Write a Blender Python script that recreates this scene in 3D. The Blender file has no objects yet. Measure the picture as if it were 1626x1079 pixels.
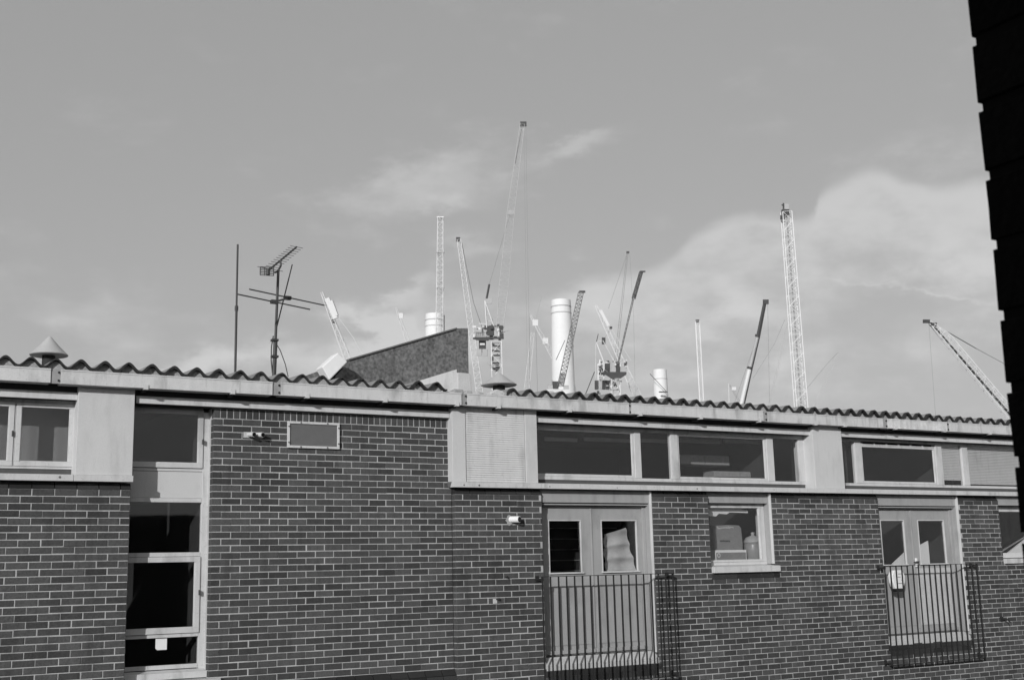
import bpy, math, random
from mathutils import Vector, Matrix
random.seed(7)
S = bpy.context.scene
C = S.collection
# ------------------------------------------------------------------ camera
ZO = 5.6                                   # height of brick course line 0 above the ground
FPX, YAW, PITCH, ROLL = 1933.3, .533993, .188409, -.024287
W_, H_ = 1626., 1079.
CAM = Vector((-4.16484, -13.55216, -.74857 + ZO))
fw = Vector((math.sin(YAW)*math.cos(PITCH), math.cos(YAW)*math.cos(PITCH), math.sin(PITCH)))
r0 = Vector((math.cos(YAW), -math.sin(YAW), 0)); u0 = r0.cross(fw)
cr = math.cos(ROLL)*r0 + math.sin(ROLL)*u0
cu = -math.sin(ROLL)*r0 + math.cos(ROLL)*u0
cd = bpy.data.cameras.new('camera'); cam = bpy.data.objects.new('camera', cd); C.objects.link(cam)
cd.sensor_width = 36; cd.lens = FPX/W_*36; cd.clip_start = .05; cd.clip_end = 20000
M = Matrix((cr, cu, -fw)).transposed().to_4x4(); M.translation = CAM
cam.matrix_world = M
S.camera = cam
cd.dof.use_dof = True; cd.dof.focus_distance = 19.; cd.dof.aperture_fstop = 20.
S.render.resolution_x, S.render.resolution_y = 1024, 679
def ray(x, y): return fw + (x-W_/2)/FPX*cr - (y-H_/2)/FPX*cu
def P(x, y, Y):                            # photo pixel -> point on the wall plane at depth Y
    d = ray(x, y); return CAM + d*((Y-CAM.y)/d.y)
def Q(x, y, D): return CAM + ray(x, y)*D   # photo pixel -> point D metres away
def PX(x, y, Y): return P(x, y, Y).x
def PZ(x, y, Y): return P(x, y, Y).z
# ------------------------------------------------------------------ world, sun, exposure
SUN_TO = Vector((-1.12, -1.0, .46)).normalized()
EL = math.asin(SUN_TO.z); AZ = math.atan2(SUN_TO.x, SUN_TO.y)
world = bpy.data.worlds.new('World'); S.world = world; world.use_nodes = True
nt = world.node_tree; N = nt.nodes; L = nt.links
for n in list(N): N.remove(n)
def nd(t, **k):
    n = N.new(t)
    for a, b in k.items(): setattr(n, a, b)
    return n
def mth(op, a, b=None, clamp=False):
    n = nd('ShaderNodeMath', operation=op, use_clamp=clamp)
    for i, v in enumerate((a, b)):
        if v is None: continue
        if isinstance(v, (int, float)): n.inputs[i].default_value = v
        else: L.new(v, n.inputs[i])
    return n.outputs[0]
sky = nd('ShaderNodeTexSky'); sky.sky_type = 'NISHITA'; sky.sun_disc = False
sky.sun_elevation = EL; sky.sun_rotation = AZ; sky.air_density = 1.0; sky.dust_density = 1.6; sky.ozone_density = 1.0
bw = nd('ShaderNodeRGBToBW'); L.new(sky.outputs[0], bw.inputs[0])
tc = nd('ShaderNodeTexCoord')
nrm = nd('ShaderNodeVectorMath', operation='NORMALIZE'); L.new(tc.outputs['Generated'], nrm.inputs[0])
sx = nd('ShaderNodeSeparateXYZ'); L.new(nrm.outputs[0], sx.inputs[0])
def wnoise(scale, det, rough, stretch=(1, 1, 2.2), off=(0, 0, 0), dist=0):
    mp = nd('ShaderNodeMapping'); mp.inputs['Scale'].default_value = stretch; mp.inputs['Location'].default_value = off
    L.new(nrm.outputs[0], mp.inputs[0])
    n = nd('ShaderNodeTexNoise'); L.new(mp.outputs[0], n.inputs['Vector'])
    n.inputs['Scale'].default_value = scale; n.inputs['Detail'].default_value = det; n.inputs['Roughness'].default_value = rough
    n.inputs['Distortion'].default_value = dist
    return n.outputs[0]
n1 = wnoise(3.2, 7, .55, off=(.3, 1.1, .2)); n2 = wnoise(9, 6, .6, off=(4, 2, 7)); n3 = wnoise(26, 4, .6)
wob1 = mth('MULTIPLY', mth('SUBTRACT', n2, .5), .17); wob2 = mth('MULTIPLY', mth('SUBTRACT', wnoise(8, 6, .6, off=(9, 5, 1)), .5), .10)
az = mth('ADD', mth('ARCTAN2', sx.outputs[0], sx.outputs[1]), wob1)
el = mth('ADD', mth('ARCSINE', sx.outputs[2]), wob2)
def azel(x, y):
    d = ray(x, y).normalized(); return math.atan2(d.x, d.y), math.asin(d.z)
# cloud banks: centre, half-length and half-thickness in radians, tilt, weight
banks = []
def bank(x0, y0, x1, y1, th, wgt):
    a0, e0 = azel(x0, y0); a1, e1 = azel(x1, y1)
    banks.append(((a0+a1)/2, (e0+e1)/2, math.hypot(a1-a0, e1-e0)/2+.01, th, math.atan2(e1-e0, a1-a0), wgt))
bank(430, 345, 720, 322, .024, .50)
bank(560, 300, 840, 268, .018, .42)
bank(850, 265, 985, 213, .011, .55)
bank(690, 330, 800, 318, .010, .42)
bank(560, 545, 650, 528, .017, .95)
bank(430, 592, 860, 500, .034, .48)
bank(640, 470, 700, 440, .014, .42)
bank(690, 400, 800, 392, .013, .46)
bank(870, 455, 960, 440, .018, .42)
bank(1170, 600, 1290, 560, .02, .34)
bank(1480, 440, 1640, 405, .016, .36)
bank(1100, 520, 1260, 505, .014, .30)
bank(1330, 452, 1640, 492, .0020, .22)
bank(180, 582, 470, 575, .010, .60)
bank(20, 470, 330, 520, .02, .22)
bank(-700, 420, -100, 520, .05, .5)
bank(1900, 150, 2500, 350, .07, .5)
tot = None
for a0, e0, sa, se, t, w in banks:
    da = mth('SUBTRACT', az, a0); de = mth('SUBTRACT', el, e0)
    c, s = math.cos(t), math.sin(t)
    p = mth('DIVIDE', mth('ADD', mth('MULTIPLY', da, c), mth('MULTIPLY', de, s)), sa*.85)
    q = mth('DIVIDE', mth('SUBTRACT', mth('MULTIPLY', de, c), mth('MULTIPLY', da, s)), se)
    g = mth('MULTIPLY', mth('POWER', math.e, mth('MULTIPLY', mth('ADD', mth('MULTIPLY', p, p), mth('MULTIPLY', q, q)), -1.)), w)
    tot = g if tot is None else mth('ADD', tot, g)
# one cumulus bank with a crisp, lumpy top edge that fades downwards
ex = [(-600, 560), (700, 560), (860, 475), (960, 440), (1050, 408), (1100, 365), (1150, 338), (1210, 333), (1285, 336), (1305, 296), (1350, 272), (1400, 257), (1450, 274), (1500, 282), (1560, 276), (1800, 300), (2600, 330)]
pts = [azel(x, y) for x, y in ex]; A0, A1 = pts[0][0], pts[-1][0]
fc = nd('ShaderNodeFloatCurve'); cm = fc.mapping.curves[0]
for k, (a_, e_) in enumerate(pts):
    loc = ((a_-A0)/(A1-A0), e_)
    if k == 0: cm.points[0].location = loc
    elif k == len(pts)-1: cm.points[-1].location = loc
    else: cm.points.new(*loc)
fc.mapping.update()
az0 = mth('ADD', mth('ARCTAN2', sx.outputs[0], sx.outputs[1]), mth('MULTIPLY', mth('SUBTRACT', n2, .5), .03))
L.new(mth('DIVIDE', mth('SUBTRACT', az0, A0), A1-A0, True), fc.inputs['Value'])
el0 = mth('ADD', mth('ARCSINE', sx.outputs[2]), mth('ADD', mth('MULTIPLY', mth('SUBTRACT', n2, .5), .030), mth('MULTIPLY', mth('SUBTRACT', n3, .5), .022)))
dep = mth('SUBTRACT', fc.outputs[0], el0)
rise = nd('ShaderNodeMapRange', interpolation_type='SMOOTHSTEP'); L.new(dep, rise.inputs[0]); rise.inputs[1].default_value = -.005; rise.inputs[2].default_value = .016
fade = mth('POWER', math.e, mth('MULTIPLY', mth('MAXIMUM', dep, 0), -11.))
aw = nd('ShaderNodeMapRange', interpolation_type='SMOOTHSTEP'); L.new(az0, aw.inputs[0]); aw.inputs[1].default_value = azel(830, 450)[0]; aw.inputs[2].default_value = azel(980, 430)[0]
tot = mth('ADD', tot, mth('MULTIPLY', mth('MULTIPLY', mth('MULTIPLY', rise.outputs[0], fade), aw.outputs[0]), .80))
tot = mth('ADD', tot, mth('MULTIPLY', mth('SUBTRACT', n1, .56), .8))
tot = mth('ADD', tot, mth('MULTIPLY', mth('SUBTRACT', n2, .5), 1.0))
tot = mth('ADD', tot, mth('MULTIPLY', mth('SUBTRACT', n3, .5), .58))
mr = nd('ShaderNodeMapRange', interpolation_type='SMOOTHSTEP'); L.new(tot, mr.inputs[0])
mr.inputs[1].default_value = 0.0; mr.inputs[2].default_value = .75; mr.inputs[3].default_value = 0; mr.inputs[4].default_value = 1
CLEAR, CLOUD = 1.0, 1.46
fac = mth('ADD', mth('MULTIPLY', mr.outputs[0], CLOUD-CLEAR), CLEAR)
# thin veil of high haze keeps the clear sky from going too dark overhead
lum = mth('ADD', mth('MULTIPLY', bw.outputs[0], .44), 2.18)
fin = mth('MULTIPLY', lum, fac)
bg = nd('ShaderNodeBackground'); bg.inputs[1].default_value = .11; L.new(fin, bg.inputs[0])
wo = nd('ShaderNodeOutputWorld'); L.new(bg.outputs[0], wo.inputs[0])
sd = bpy.data.lights.new('sun', 'SUN'); sd.energy = 3.6; sd.angle = math.radians(.5); sd.color = (1, 1, 1)
so = bpy.data.objects.new('sun', sd); C.objects.link(so); so.location = (-30, -40, 40)
so.rotation_euler = SUN_TO.to_track_quat('Z', 'Y').to_euler()
S.view_settings.view_transform = 'Standard'; S.view_settings.look = 'None'; S.view_settings.gamma = 1
S.view_settings.use_curve_mapping = False; S.view_settings.exposure = 0.0
# ------------------------------------------------------------------ materials
MATS = {}
def mat(name, val, rough=.7, var=.15, scale=6., fine=None, bump=0., bscale=60., perpiece=0., metal=0., spec=.3, streak=0., dirt=0.):
    """grey procedural surface: blotchy noise + fine speckle (+ per-piece tone)"""
    if name in MATS: return MATS[name]
    m = bpy.data.materials.new(name); m.use_nodes = True; MATS[name] = m
    t = m.node_tree; b = t.nodes['Principled BSDF']
    b.inputs['Roughness'].default_value = rough; b.inputs['Metallic'].default_value = metal
    b.inputs['Specular IOR Level'].default_value = spec
    def X(ty, **k):
        n = t.nodes.new(ty)
        for a, c in k.items(): setattr(n, a, c)
        return n
    def mm(op, a, c):
        n = X('ShaderNodeMath', operation=op)
        for i, v in enumerate((a, c)):
            if isinstance(v, (int, float)): n.inputs[i].default_value = v
            else: t.links.new(v, n.inputs[i])
        return n.outputs[0]
    geo = X('ShaderNodeNewGeometry')
    def noise(sc, det, stretch=None):
        n = X('ShaderNodeTexNoise'); n.inputs['Scale'].default_value = sc; n.inputs['Detail'].default_value = det
        if stretch:
            mp = X('ShaderNodeMapping'); mp.inputs['Scale'].default_value = stretch
            t.links.new(geo.outputs['Position'], mp.inputs[0]); t.links.new(mp.outputs[0], n.inputs['Vector'])
        else: t.links.new(geo.outputs['Position'], n.inputs['Vector'])
        return n.outputs[0]
    v = mm('ADD', mm('MULTIPLY', mm('SUBTRACT', noise(scale, 5), .5), 2*var), 1.0)
    if fine: v = mm('MULTIPLY', v, mm('ADD', mm('MULTIPLY', mm('SUBTRACT', noise(bscale, 2), .5), 2*fine), 1.0))
    if streak: v = mm('MULTIPLY', v, mm('ADD', mm('MULTIPLY', mm('SUBTRACT', noise(5, 4, (3, 3, .35)), .5), 2*streak), 1.0))
    if dirt:
        for sc_, st_, lo, hi, amt in ((2.2, (2.2, 2.2, .8), .53, .72, dirt), (7., (2.5, 2.5, .3), .56, .75, dirt*.8), (38., None, .60, .72, dirt*.7)):
            mrn = X('ShaderNodeMapRange', interpolation_type='SMOOTHSTEP'); t.links.new(noise(sc_, 6, st_), mrn.inputs[0])
            mrn.inputs[1].default_value = lo; mrn.inputs[2].default_value = hi; mrn.inputs[3].default_value = 1; mrn.inputs[4].default_value = 1-amt
            v = mm('MULTIPLY', v, mrn.outputs[0])
    if perpiece:
        oi = X('ShaderNodeObjectInfo')
        r = mm('FRACT', mm('ADD', oi.outputs['Random'], geo.outputs['Random Per Island']), 0)
        v = mm('MULTIPLY', v, mm('ADD', mm('MULTIPLY', mm('SUBTRACT', r, .5), 2*perpiece), 1.0))
    v = mm('MAXIMUM', mm('MULTIPLY', v, val), .003)
    t.links.new(v, b.inputs['Base Color'])
    if bump:
        bp = X('ShaderNodeBump'); bp.inputs['Strength'].default_value = bump; bp.inputs['Distance'].default_value = .01
        t.links.new(noise(bscale, 4), bp.inputs['Height']); t.links.new(bp.outputs[0], b.inputs['Normal'])
    return m
BRICK = mat('brick', .069, .9, .36, 1.0, .40, .6, 55, perpiece=.30, spec=.15, streak=.22, dirt=.16)
BRICKD = mat('weathered_and_shaded_brick', .036, .9, .3, 3, .3, .5, 90, perpiece=.3, spec=.1)  # weathered tone, with sill shade put into the colour
BRICKN = mat('shade_black_brick', .013, .95, .2, 3, .2, .4, 90, perpiece=.3, spec=.05)  # black: the near wall's shade is put into the brick colour
MORTAR = mat('mortar', .43, .95, .40, 2.2, .25, .3, 120, spec=.1, dirt=.28)
MORTARN = mat('shade_black_mortar', .013, .95, .1, 5, spec=.05)  # joints blackened too, carrying the near wall's shade
WHITE = mat('white_paint', .57, .6, .08, 3, .07, .12, 70, streak=.10, dirt=.22)
PANELW = mat('rendered_panel', .54, .75, .07, 2.5, .10, .25, 90, streak=.03, dirt=.10)
GUT = mat('gutter_paint', .56, .6, .12, 4, .10, .1, 60, streak=.12, dirt=.30)
FRAME = mat('frame_paint', .54, .6, .12, 8, .10, .1, 90, dirt=.25)
WGUT = mat('peeling_gutter_paint', .60, .8, .38, 9, .2, .2, 60, streak=.3)
STAINW = mat('stained_paint', .30, .75, .3, 14, .2, .2, 90)
GREYP = mat('door_paint', .33, .65, .10, 5, .12, .1, 90, streak=.08, dirt=.18)
SILLD = mat('lead_flashing', .13, .6, .2, 8, .15)
BLACKI = mat('black_iron', .022, .5, .2, 20)
DARK = mat('dark_timber_and_shade', .03, .8, .2, 5)  # also colours the strip and feet that stand in for gutter shade
EDGE = mat('algae_blackened_edge', .028, .9, .4, 20, .3)
SHEET = mat('asbestos_cement_sheet', .24, .9, .25, 3, .25, .4, 70)
INFILL = mat('cement_infill', .33, .95, .35, 12, .35, .6, 60)
FELT = mat('roofing_felt', .135, .95, .22, 7, 1.0, .9, 26, dirt=.2)
CONC = mat('pale_concrete', .48, .9, .15, 6, .25, .4, 60)
ZINC = mat('galvanised_cowl', .42, .55, .12, 8, .15, spec=.4)
ALU = mat('dull_aluminium', .06, .5, .2, 12, metal=.3)
CRW = mat('crane_white', .70, .5, .06, .5)
CRP = mat('crane_pale', .53, .6, .1, .5)
CRG = mat('crane_grey', .42, .6, .15, .5)
CRD = mat('crane_dark_steel', .05, .6, .25, .4)
CABLE = mat('steel_rope', .16, .5, .1, .5)
CHIM = mat('chimney_white_paint', .74, .7, .06, .12, .05, bscale=1.2, streak=.12)
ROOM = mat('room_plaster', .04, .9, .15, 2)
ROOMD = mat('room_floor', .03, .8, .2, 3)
CLOTH = mat('pale_cloth', .52, .9, .25, 9, .15)
CARD = mat('brown_card', .22, .85, .15, 9, .1)
PRINT = mat('printed_ink', .05, .7, .1, 20)
PAPER = mat('white_paper', .75, .8, .05, 10)
GROUND = mat('asphalt', .05, .95, .3, .4, .2, .4, 20)
LENS = mat('dark_lens', .01, .15, .05, 20)
VENTM = mat('vent_mesh', .17, .7, .08, 20, .1)
gl = bpy.data.materials.new('window_glass'); gl.use_nodes = True; t = gl.node_tree
t.nodes.remove(t.nodes['Principled BSDF'])
tr = t.nodes.new('ShaderNodeBsdfTransparent'); tr.inputs[0].default_value = (.92, .92, .92, 1)
gs = t.nodes.new('ShaderNodeBsdfGlossy'); gs.inputs['Roughness'].default_value = .03; gs.inputs[0].default_value = (1, 1, 1, 1)
lw = t.nodes.new('ShaderNodeLayerWeight'); lw.inputs['Blend'].default_value = .5
pw = t.nodes.new('ShaderNodeMath'); pw.operation = 'POWER'; t.links.new(lw.outputs['Facing'], pw.inputs[0]); pw.inputs[1].default_value = 5
fr = t.nodes.new('ShaderNodeMath'); fr.operation = 'MULTIPLY_ADD'; t.links.new(pw.outputs[0], fr.inputs[0]); fr.inputs[1].default_value = .92; fr.inputs[2].default_value = .042
nz = t.nodes.new('ShaderNodeTexNoise'); nz.inputs['Scale'].default_value = .9
g2 = t.nodes.new('ShaderNodeNewGeometry'); t.links.new(g2.outputs['Position'], nz.inputs['Vector'])
bp = t.nodes.new('ShaderNodeBump'); bp.inputs['Strength'].default_value = .06; bp.inputs['Distance'].default_value = .05
t.links.new(nz.outputs[0], bp.inputs['Height']); t.links.new(bp.outputs[0], gs.inputs['Normal'])
mx = t.nodes.new('ShaderNodeMixShader'); t.links.new(fr.outputs[0], mx.inputs[0]); t.links.new(tr.outputs[0], mx.inputs[1]); t.links.new(gs.outputs[0], mx.inputs[2])
t.links.new(mx.outputs[0], t.nodes['Material Output'].inputs[0])
# ------------------------------------------------------------------ mesh helpers
class MB:
    def __init__(s): s.v = []; s.f = []
    def add(s, vs, fs):
        k = len(s.v); s.v += [tuple(v) for v in vs]; s.f += [tuple(i+k for i in f) for f in fs]; return s
    def box(s, x0, x1, y0, y1, z0, z1):
        return s.add([(x0,y0,z0),(x1,y0,z0),(x1,y1,z0),(x0,y1,z0),(x0,y0,z1),(x1,y0,z1),(x1,y1,z1),(x0,y1,z1)],
                     [(0,3,2,1),(4,5,6,7),(0,1,5,4),(1,2,6,5),(2,3,7,6),(3,0,4,7)])
    def prismY(s, pts, y0, y1):                    # polygon of (x, z) seen from the front, pushed back from y0 to y1
        n = len(pts)
        return s.add([(x, y0, z) for x, z in pts]+[(x, y1, z) for x, z in pts],
                     [tuple(range(n)), tuple(range(2*n-1, n-1, -1))]+[(i, i+n, (i+1) % n+n, (i+1) % n) for i in range(n)])
    def prismX(s, pts, x0, x1):                    # polygon of (y, z) swept along x
        n = len(pts)
        return s.add([(x0, y, z) for y, z in pts]+[(x1, y, z) for y, z in pts],
                     [tuple(range(n-1, -1, -1)), tuple(range(n, 2*n))]+[(i, (i+1) % n, (i+1) % n+n, i+n) for i in range(n)])
    def tube(s, a, b, r, r2=None, n=6, cap=True):
        a = Vector(a); b = Vector(b); r2 = r if r2 is None else r2
        d = (b-a).normalized(); e = d.orthogonal().normalized(); g = d.cross(e)
        vs = []
        for c, q in ((a, r), (b, r2)):
            for i in range(n):
                t = 2*math.pi*(i+.5)/n; vs.append(c+q*(math.cos(t)*e+math.sin(t)*g))
        fs = [(i, (i+1) % n, (i+1) % n+n, i+n) for i in range(n)]
        if cap: fs += [tuple(range(n-1, -1, -1)), tuple(range(n, 2*n))]
        return s.add(vs, fs)
    def path(s, pts, r, n=6):
        for a, b in zip(pts, pts[1:]): s.tube(a, b, r, n=n)
        return s
    def lathe(s, c, prof, n=32, cap=True):         # prof: (radius, z) above c
        vs = []; c = Vector(c)
        for r, z in prof:
            for i in range(n):
                t = 2*math.pi*i/n; vs.append((c.x+r*math.cos(t), c.y+r*math.sin(t), c.z+z))
        fs = []
        for k in range(len(prof)-1):
            for i in range(n):
                j = (i+1) % n; fs.append((k*n+i, k*n+j, (k+1)*n+j, (k+1)*n+i))
        if cap: fs += [tuple(range(n-1, -1, -1)), tuple(range((len(prof)-1)*n, len(prof)*n))]
        return s.add(vs, fs)
    def obox(s, c, ex, ey, ez):                    # oriented box: centre and half-axes
        c = Vector(c); q = [c+a*ex+b*ey+d*ez for d in (-1, 1) for a, b in ((-1, -1), (1, -1), (1, 1), (-1, 1))]
        return s.add(q, [(0,3,2,1),(4,5,6,7),(0,1,5,4),(1,2,6,5),(2,3,7,6),(3,0,4,7)])
    def build(s, name, m, parent=None, base=None, bevel=0, smooth=False, kind=None):
        base = Vector(base) if base is not None else (Vector(parent['base']) if parent is not None else Vector((0, 0, 0)))
        me = bpy.data.meshes.new(name)
        me.from_pydata([(v[0]-base.x, v[1]-base.y, v[2]-base.z) for v in s.v], [], s.f); me.update()
        if m is not None: me.materials.append(m)
        o = bpy.data.objects.new(name, me); C.objects.link(o)
        if parent is not None: o.parent = parent
        else: o.location = base
        o['base'] = tuple(base)
        if bevel:
            b = o.modifiers.new('bevel', 'BEVEL'); b.width = bevel; b.segments = 2; b.limit_method = 'ANGLE'
        if smooth:
            for p in me.polygons: p.use_smooth = True
        if kind: o['kind'] = kind
        return o
def thing(name, base, label, cat, group=None):
    o = bpy.data.objects.new(name, None); C.objects.link(o); o.location = base; o['base'] = tuple(base)
    o.empty_display_size = .2; o['label'] = label; o['category'] = cat
    if group: o['group'] = group
    return o
def tag(o, label, cat, group=None):
    o['label'] = label; o['category'] = cat
    if group: o['group'] = group
    return o
# ------------------------------------------------------------------ ground
g = MB().add([(-4000, -4000, 0), (4000, -4000, 0), (4000, 4000, 0), (-4000, 4000, 0)], [(0, 1, 2, 3)]).build('ground', GROUND); g['kind'] = 'structure'
# ------------------------------------------------------------------ the brick building
YB, YC, YP, YS, YW, YW1, YF = 0., -.08, -.13, -.15, .08, .17, -.07
XL, XR = -9.0, 16.5                       # ends of the building
XA = PX(206, 830, YC)                     # right end of the left-hand wall
XB0, XB1 = -.108, 2.92                   # recessed middle wall
XC = XB1 + .004
bld = thing('brick_building', (4, 0, 0), 'long low dark brick building with corrugated roof and white gutter', 'building')
SB_Z0 = PZ(810, 774.3, YS); SB_Z1 = PZ(810, 765.8, YS)     # white sill band
GZ1 = PZ(675, 620.2, YF-.19); GZ0 = PZ(675, 639.5, YF-.19) # gutter top and bottom
FT = PZ(540, 644.3, YF); FZ1 = FT + .12; FZ0 = PZ(600, 657.8, YF)    # lower fascia board
print('XA', XA, 'band', SB_Z0-ZO, SB_Z1-ZO, 'gutter', GZ0-ZO, GZ1-ZO, 'fascia', FZ0-ZO)
WTOP = FZ0 + .03
# openings in the front wall (x0, x1, z0, z1)
d1 = (PX(862, 850, YC), PX(1040.5, 900, YC), PZ(950, 1059, YC), SB_Z0)
d2 = (PX(1398.5, 850, YC), PX(1527, 850, YC), PZ(1465, 1021, YC), SB_Z0)
w2 = (PX(1127.5, 850, YC), PX(1229, 850, YC), PZ(1180, 908, YC), SB_Z0)
w3 = (PX(1588, 830, YC), PX(1588, 830, YC)+1.6, PZ(1605, 894, YC), SB_Z0)
OPC = [d1, d2, w2, w3]
print('openings', [[round(q-(ZO if i > 1 else 0), 2) for i, q in enumerate(o)] for o in OPC])
# bricks ---------------------------------------------------------------
def brick_mesh(L_, H__, D, c=.005, jit=0):
    x1, z1 = L_, H__
    j = lambda: random.uniform(-jit, jit)
    v = [(0+j(),c,0),(x1+j(),c,0),(x1+j(),c,z1),(0+j(),c,z1),
         (c+j(),0,c+j()),(x1-c+j(),0,c+j()),(x1-c+j(),0,z1-c+j()),(c+j(),0,z1-c+j()),
         (0,D,0),(x1,D,0),(x1,D,z1),(0,D,z1)]
    f = [(4,5,6,7),(0,1,5,4),(1,2,6,5),(2,3,7,6),(3,0,4,7),(8,9,1,0),(9,10,2,1),(10,11,3,2),(11,8,0,3)]
    return v, f
bricks = []                               # (x, y, z, length, height, wall)
def cut(x0, x1, z0, z1, ops):
    segs = [(x0, x1)]
    for a, b, c, d in ops:
        if z1 <= c+.02 or z0 >= d-.02: continue
        out = []
        for s, e in segs:
            if b <= s or a >= e: out.append((s, e)); continue
            if a-s > .03: out.append((s, a))
            if e-b > .03: out.append((b, e))
        segs = out
    return segs
def lay(wall, X0, X1, n0, n1, Y, ops, phase):
    for n in range(n0, n1):               # course between line n (top) and n+1
        zt = ZO - n*.075 - .005; zb = zt - .065
        x = phase + (.1125 if n % 2 else 0) + math.floor((X0-phase)/.225-1)*.225
        hd = random.random()
        while x < X1:
            a, b = max(x+.005+random.gauss(0, .0018), X0), min(x+.22+random.gauss(0, .0018), X1)
            if b-a > .03:
                for s, e in cut(a, b, zb, zt, ops):
                    bricks.append((s, Y+max(-.003, min(.002, random.gauss(0, .0016))), zb+random.gauss(0, .0014), e-s, .065, wall))
            x += .225
NB = int((ZO-3.2)/.075)
nlow = 32                                  # lowest course laid brick by brick
nC = int(round((ZO-SB_Z0)/.075))           # first full course under the sill band
print('nC', nC, (ZO-SB_Z0)/.075)
lay('A', XL, XA, nC+1, 38, YC, [], XA-.22)
lay('B', XB0, XB1, -14, 25, YB, [], 0)
lay('C', XC, XR, nC+1, 38, YC, OPC, XC-.005)
lay('C', XC-3.05, XC-.001, 27, 38, YC, [], XC-.005)     # plinth under the recessed wall
# the row of bricks on edge at the head of the recessed wall
x = XB0
while x < XB1-.03:
    bricks.append((x+.004, YB+random.gauss(0, .001), ZO+14*.075+.006, .066, .104, 'B')); x += .0762
walls = {}
def wall_core(name, X0, X1, Z0, Z1, Yf, ops, Yb=.30):
    xs = sorted({X0, X1}|{min(max(q, X0), X1) for o in ops for q in o[:2]}); zs = sorted({Z0, Z1}|{min(max(q, Z0), Z1) for o in ops for q in o[2:]})
    m = MB()
    for a, b in zip(xs, xs[1:]):
        for c, d in zip(zs, zs[1:]):
            if b-a < 1e-4 or d-c < 1e-4: continue
            mx_, mz = (a+b)/2, (c+d)/2
            if any(o[0] < mx_ < o[1] and o[2] < mz < o[3] for o in ops): continue
            m.box(a, b, Yf, Yb, c, d)
    o = m.build(name, MORTAR, bld); return o
walls['A'] = wall_core('wall', XL, XA-.006, 0, ZO-(nC+1)*.075-.002, YC+.006, [])
walls['B'] = wall_core('wall', XB0+.006, XB1-.002, ZO-27*.075-.004, WTOP, YB+.006, [])
walls['C'] = wall_core('wall', XC+.006, XR, 0, ZO-(nC+1)*.075-.002, YC+.006, [(a-.006, b+.006, c, d+.1) for a, b, c, d in OPC])
MB().box(XA+.002, XC+.004, YC+.006, .3, 0, ZO-27*.075-.008).build('wall', MORTAR, bld)
# 300 bricks that show largest are objects of their own, the rest one piece of brickwork per wall
order = sorted(range(len(bricks)), key=lambda i: (Vector(bricks[i][:3])-CAM).length + (4 if bricks[i][0] < -2.6 else 0) + (3 if bricks[i][2] < ZO-2.3 else 0))
single = set(order[:296])
variants = []
for k in range(5):
    me = bpy.data.meshes.new('brick'); v, f = brick_mesh(.215, .065, .10, .0045, .0012); me.from_pydata(v, [], f); me.materials.append(BRICK); variants.append(me)
rest = {}
bb = Vector(bld['base'])
for i, (x, y, z, l, h, w) in enumerate(bricks):
    if i in single:
        o = bpy.data.objects.new('brick', variants[i % 5]); C.objects.link(o); o.parent = walls[w]
        o.location = Vector((x, y, z))-bb; o.scale = (l/.215, 1, h/.065)
    else:
        m = rest.setdefault(w, MB()); v, f = brick_mesh(l, h, .10, .0045, .0012)
        m.add([(a+x, b+y, c+z) for a, b, c in v], f)
for w, m in rest.items(): m.build('brickwork', BRICK, walls[w], base=bb, kind='stuff')
# splayed dark brick courses: under the sill band and sills (shade put into the colour), weathered at the foot of the recessed wall
def splay(X0, X1, ztop, Yt, Yl, wall, h=.07):
    m = MB(); x = X0
    while x < X1-.02:
        e = min(x+.215, X1); m.prismX([(Yt, ztop), (Yl-.0, ztop-h), (Yl+.09, ztop-h), (Yl+.09, ztop)], x, e); x = e+.01
    m.build('splayed_brick', BRICKD, walls[wall], base=bb, kind='stuff')
zs_ = ZO-nC*.075-.075+.073
for a, b in ((XC, d1[0]), (d1[1], w2[0]), (w2[1], d2[0]), (d2[1], w3[0])): splay(a, b, SB_Z0-.006, YC+.045, YC, 'C', SB_Z0-.006-(ZO-(nC+1)*.075-.001))
splay(XL, XA, SB_Z0-.006, YC+.03, YC, 'A', SB_Z0-.006-(ZO-(nC+1)*.075-.001))
splay(XB0-.3, XC-.003, ZO-25*.075-.004, YB-.004, YC+.02, 'B'); splay(XB0-.3, XC-.003, ZO-26*.075-.004, YC+.012, YC-.002, 'B')
# interior: dark rooms behind the glass
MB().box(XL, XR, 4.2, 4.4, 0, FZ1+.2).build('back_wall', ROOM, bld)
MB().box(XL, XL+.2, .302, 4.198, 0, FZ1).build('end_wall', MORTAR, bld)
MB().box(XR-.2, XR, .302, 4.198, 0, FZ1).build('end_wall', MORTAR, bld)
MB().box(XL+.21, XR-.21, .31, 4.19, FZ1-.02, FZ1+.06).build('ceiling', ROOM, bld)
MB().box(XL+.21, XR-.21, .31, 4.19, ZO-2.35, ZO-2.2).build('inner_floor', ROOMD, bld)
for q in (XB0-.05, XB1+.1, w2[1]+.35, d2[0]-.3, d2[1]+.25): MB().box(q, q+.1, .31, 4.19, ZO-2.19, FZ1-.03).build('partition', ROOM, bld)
# lintel zone wall above the windows, behind the fascia
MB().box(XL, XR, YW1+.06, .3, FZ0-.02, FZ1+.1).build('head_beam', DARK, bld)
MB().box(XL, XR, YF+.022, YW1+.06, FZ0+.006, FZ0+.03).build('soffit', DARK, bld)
MB().box(XL, XR, YF+.03, YF+.05, FZ0+.031, GZ1-.05).build('gutter_shade_strip', DARK, bld)  # dark strip painted in place of the gutter's shadow above the fascia
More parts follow.
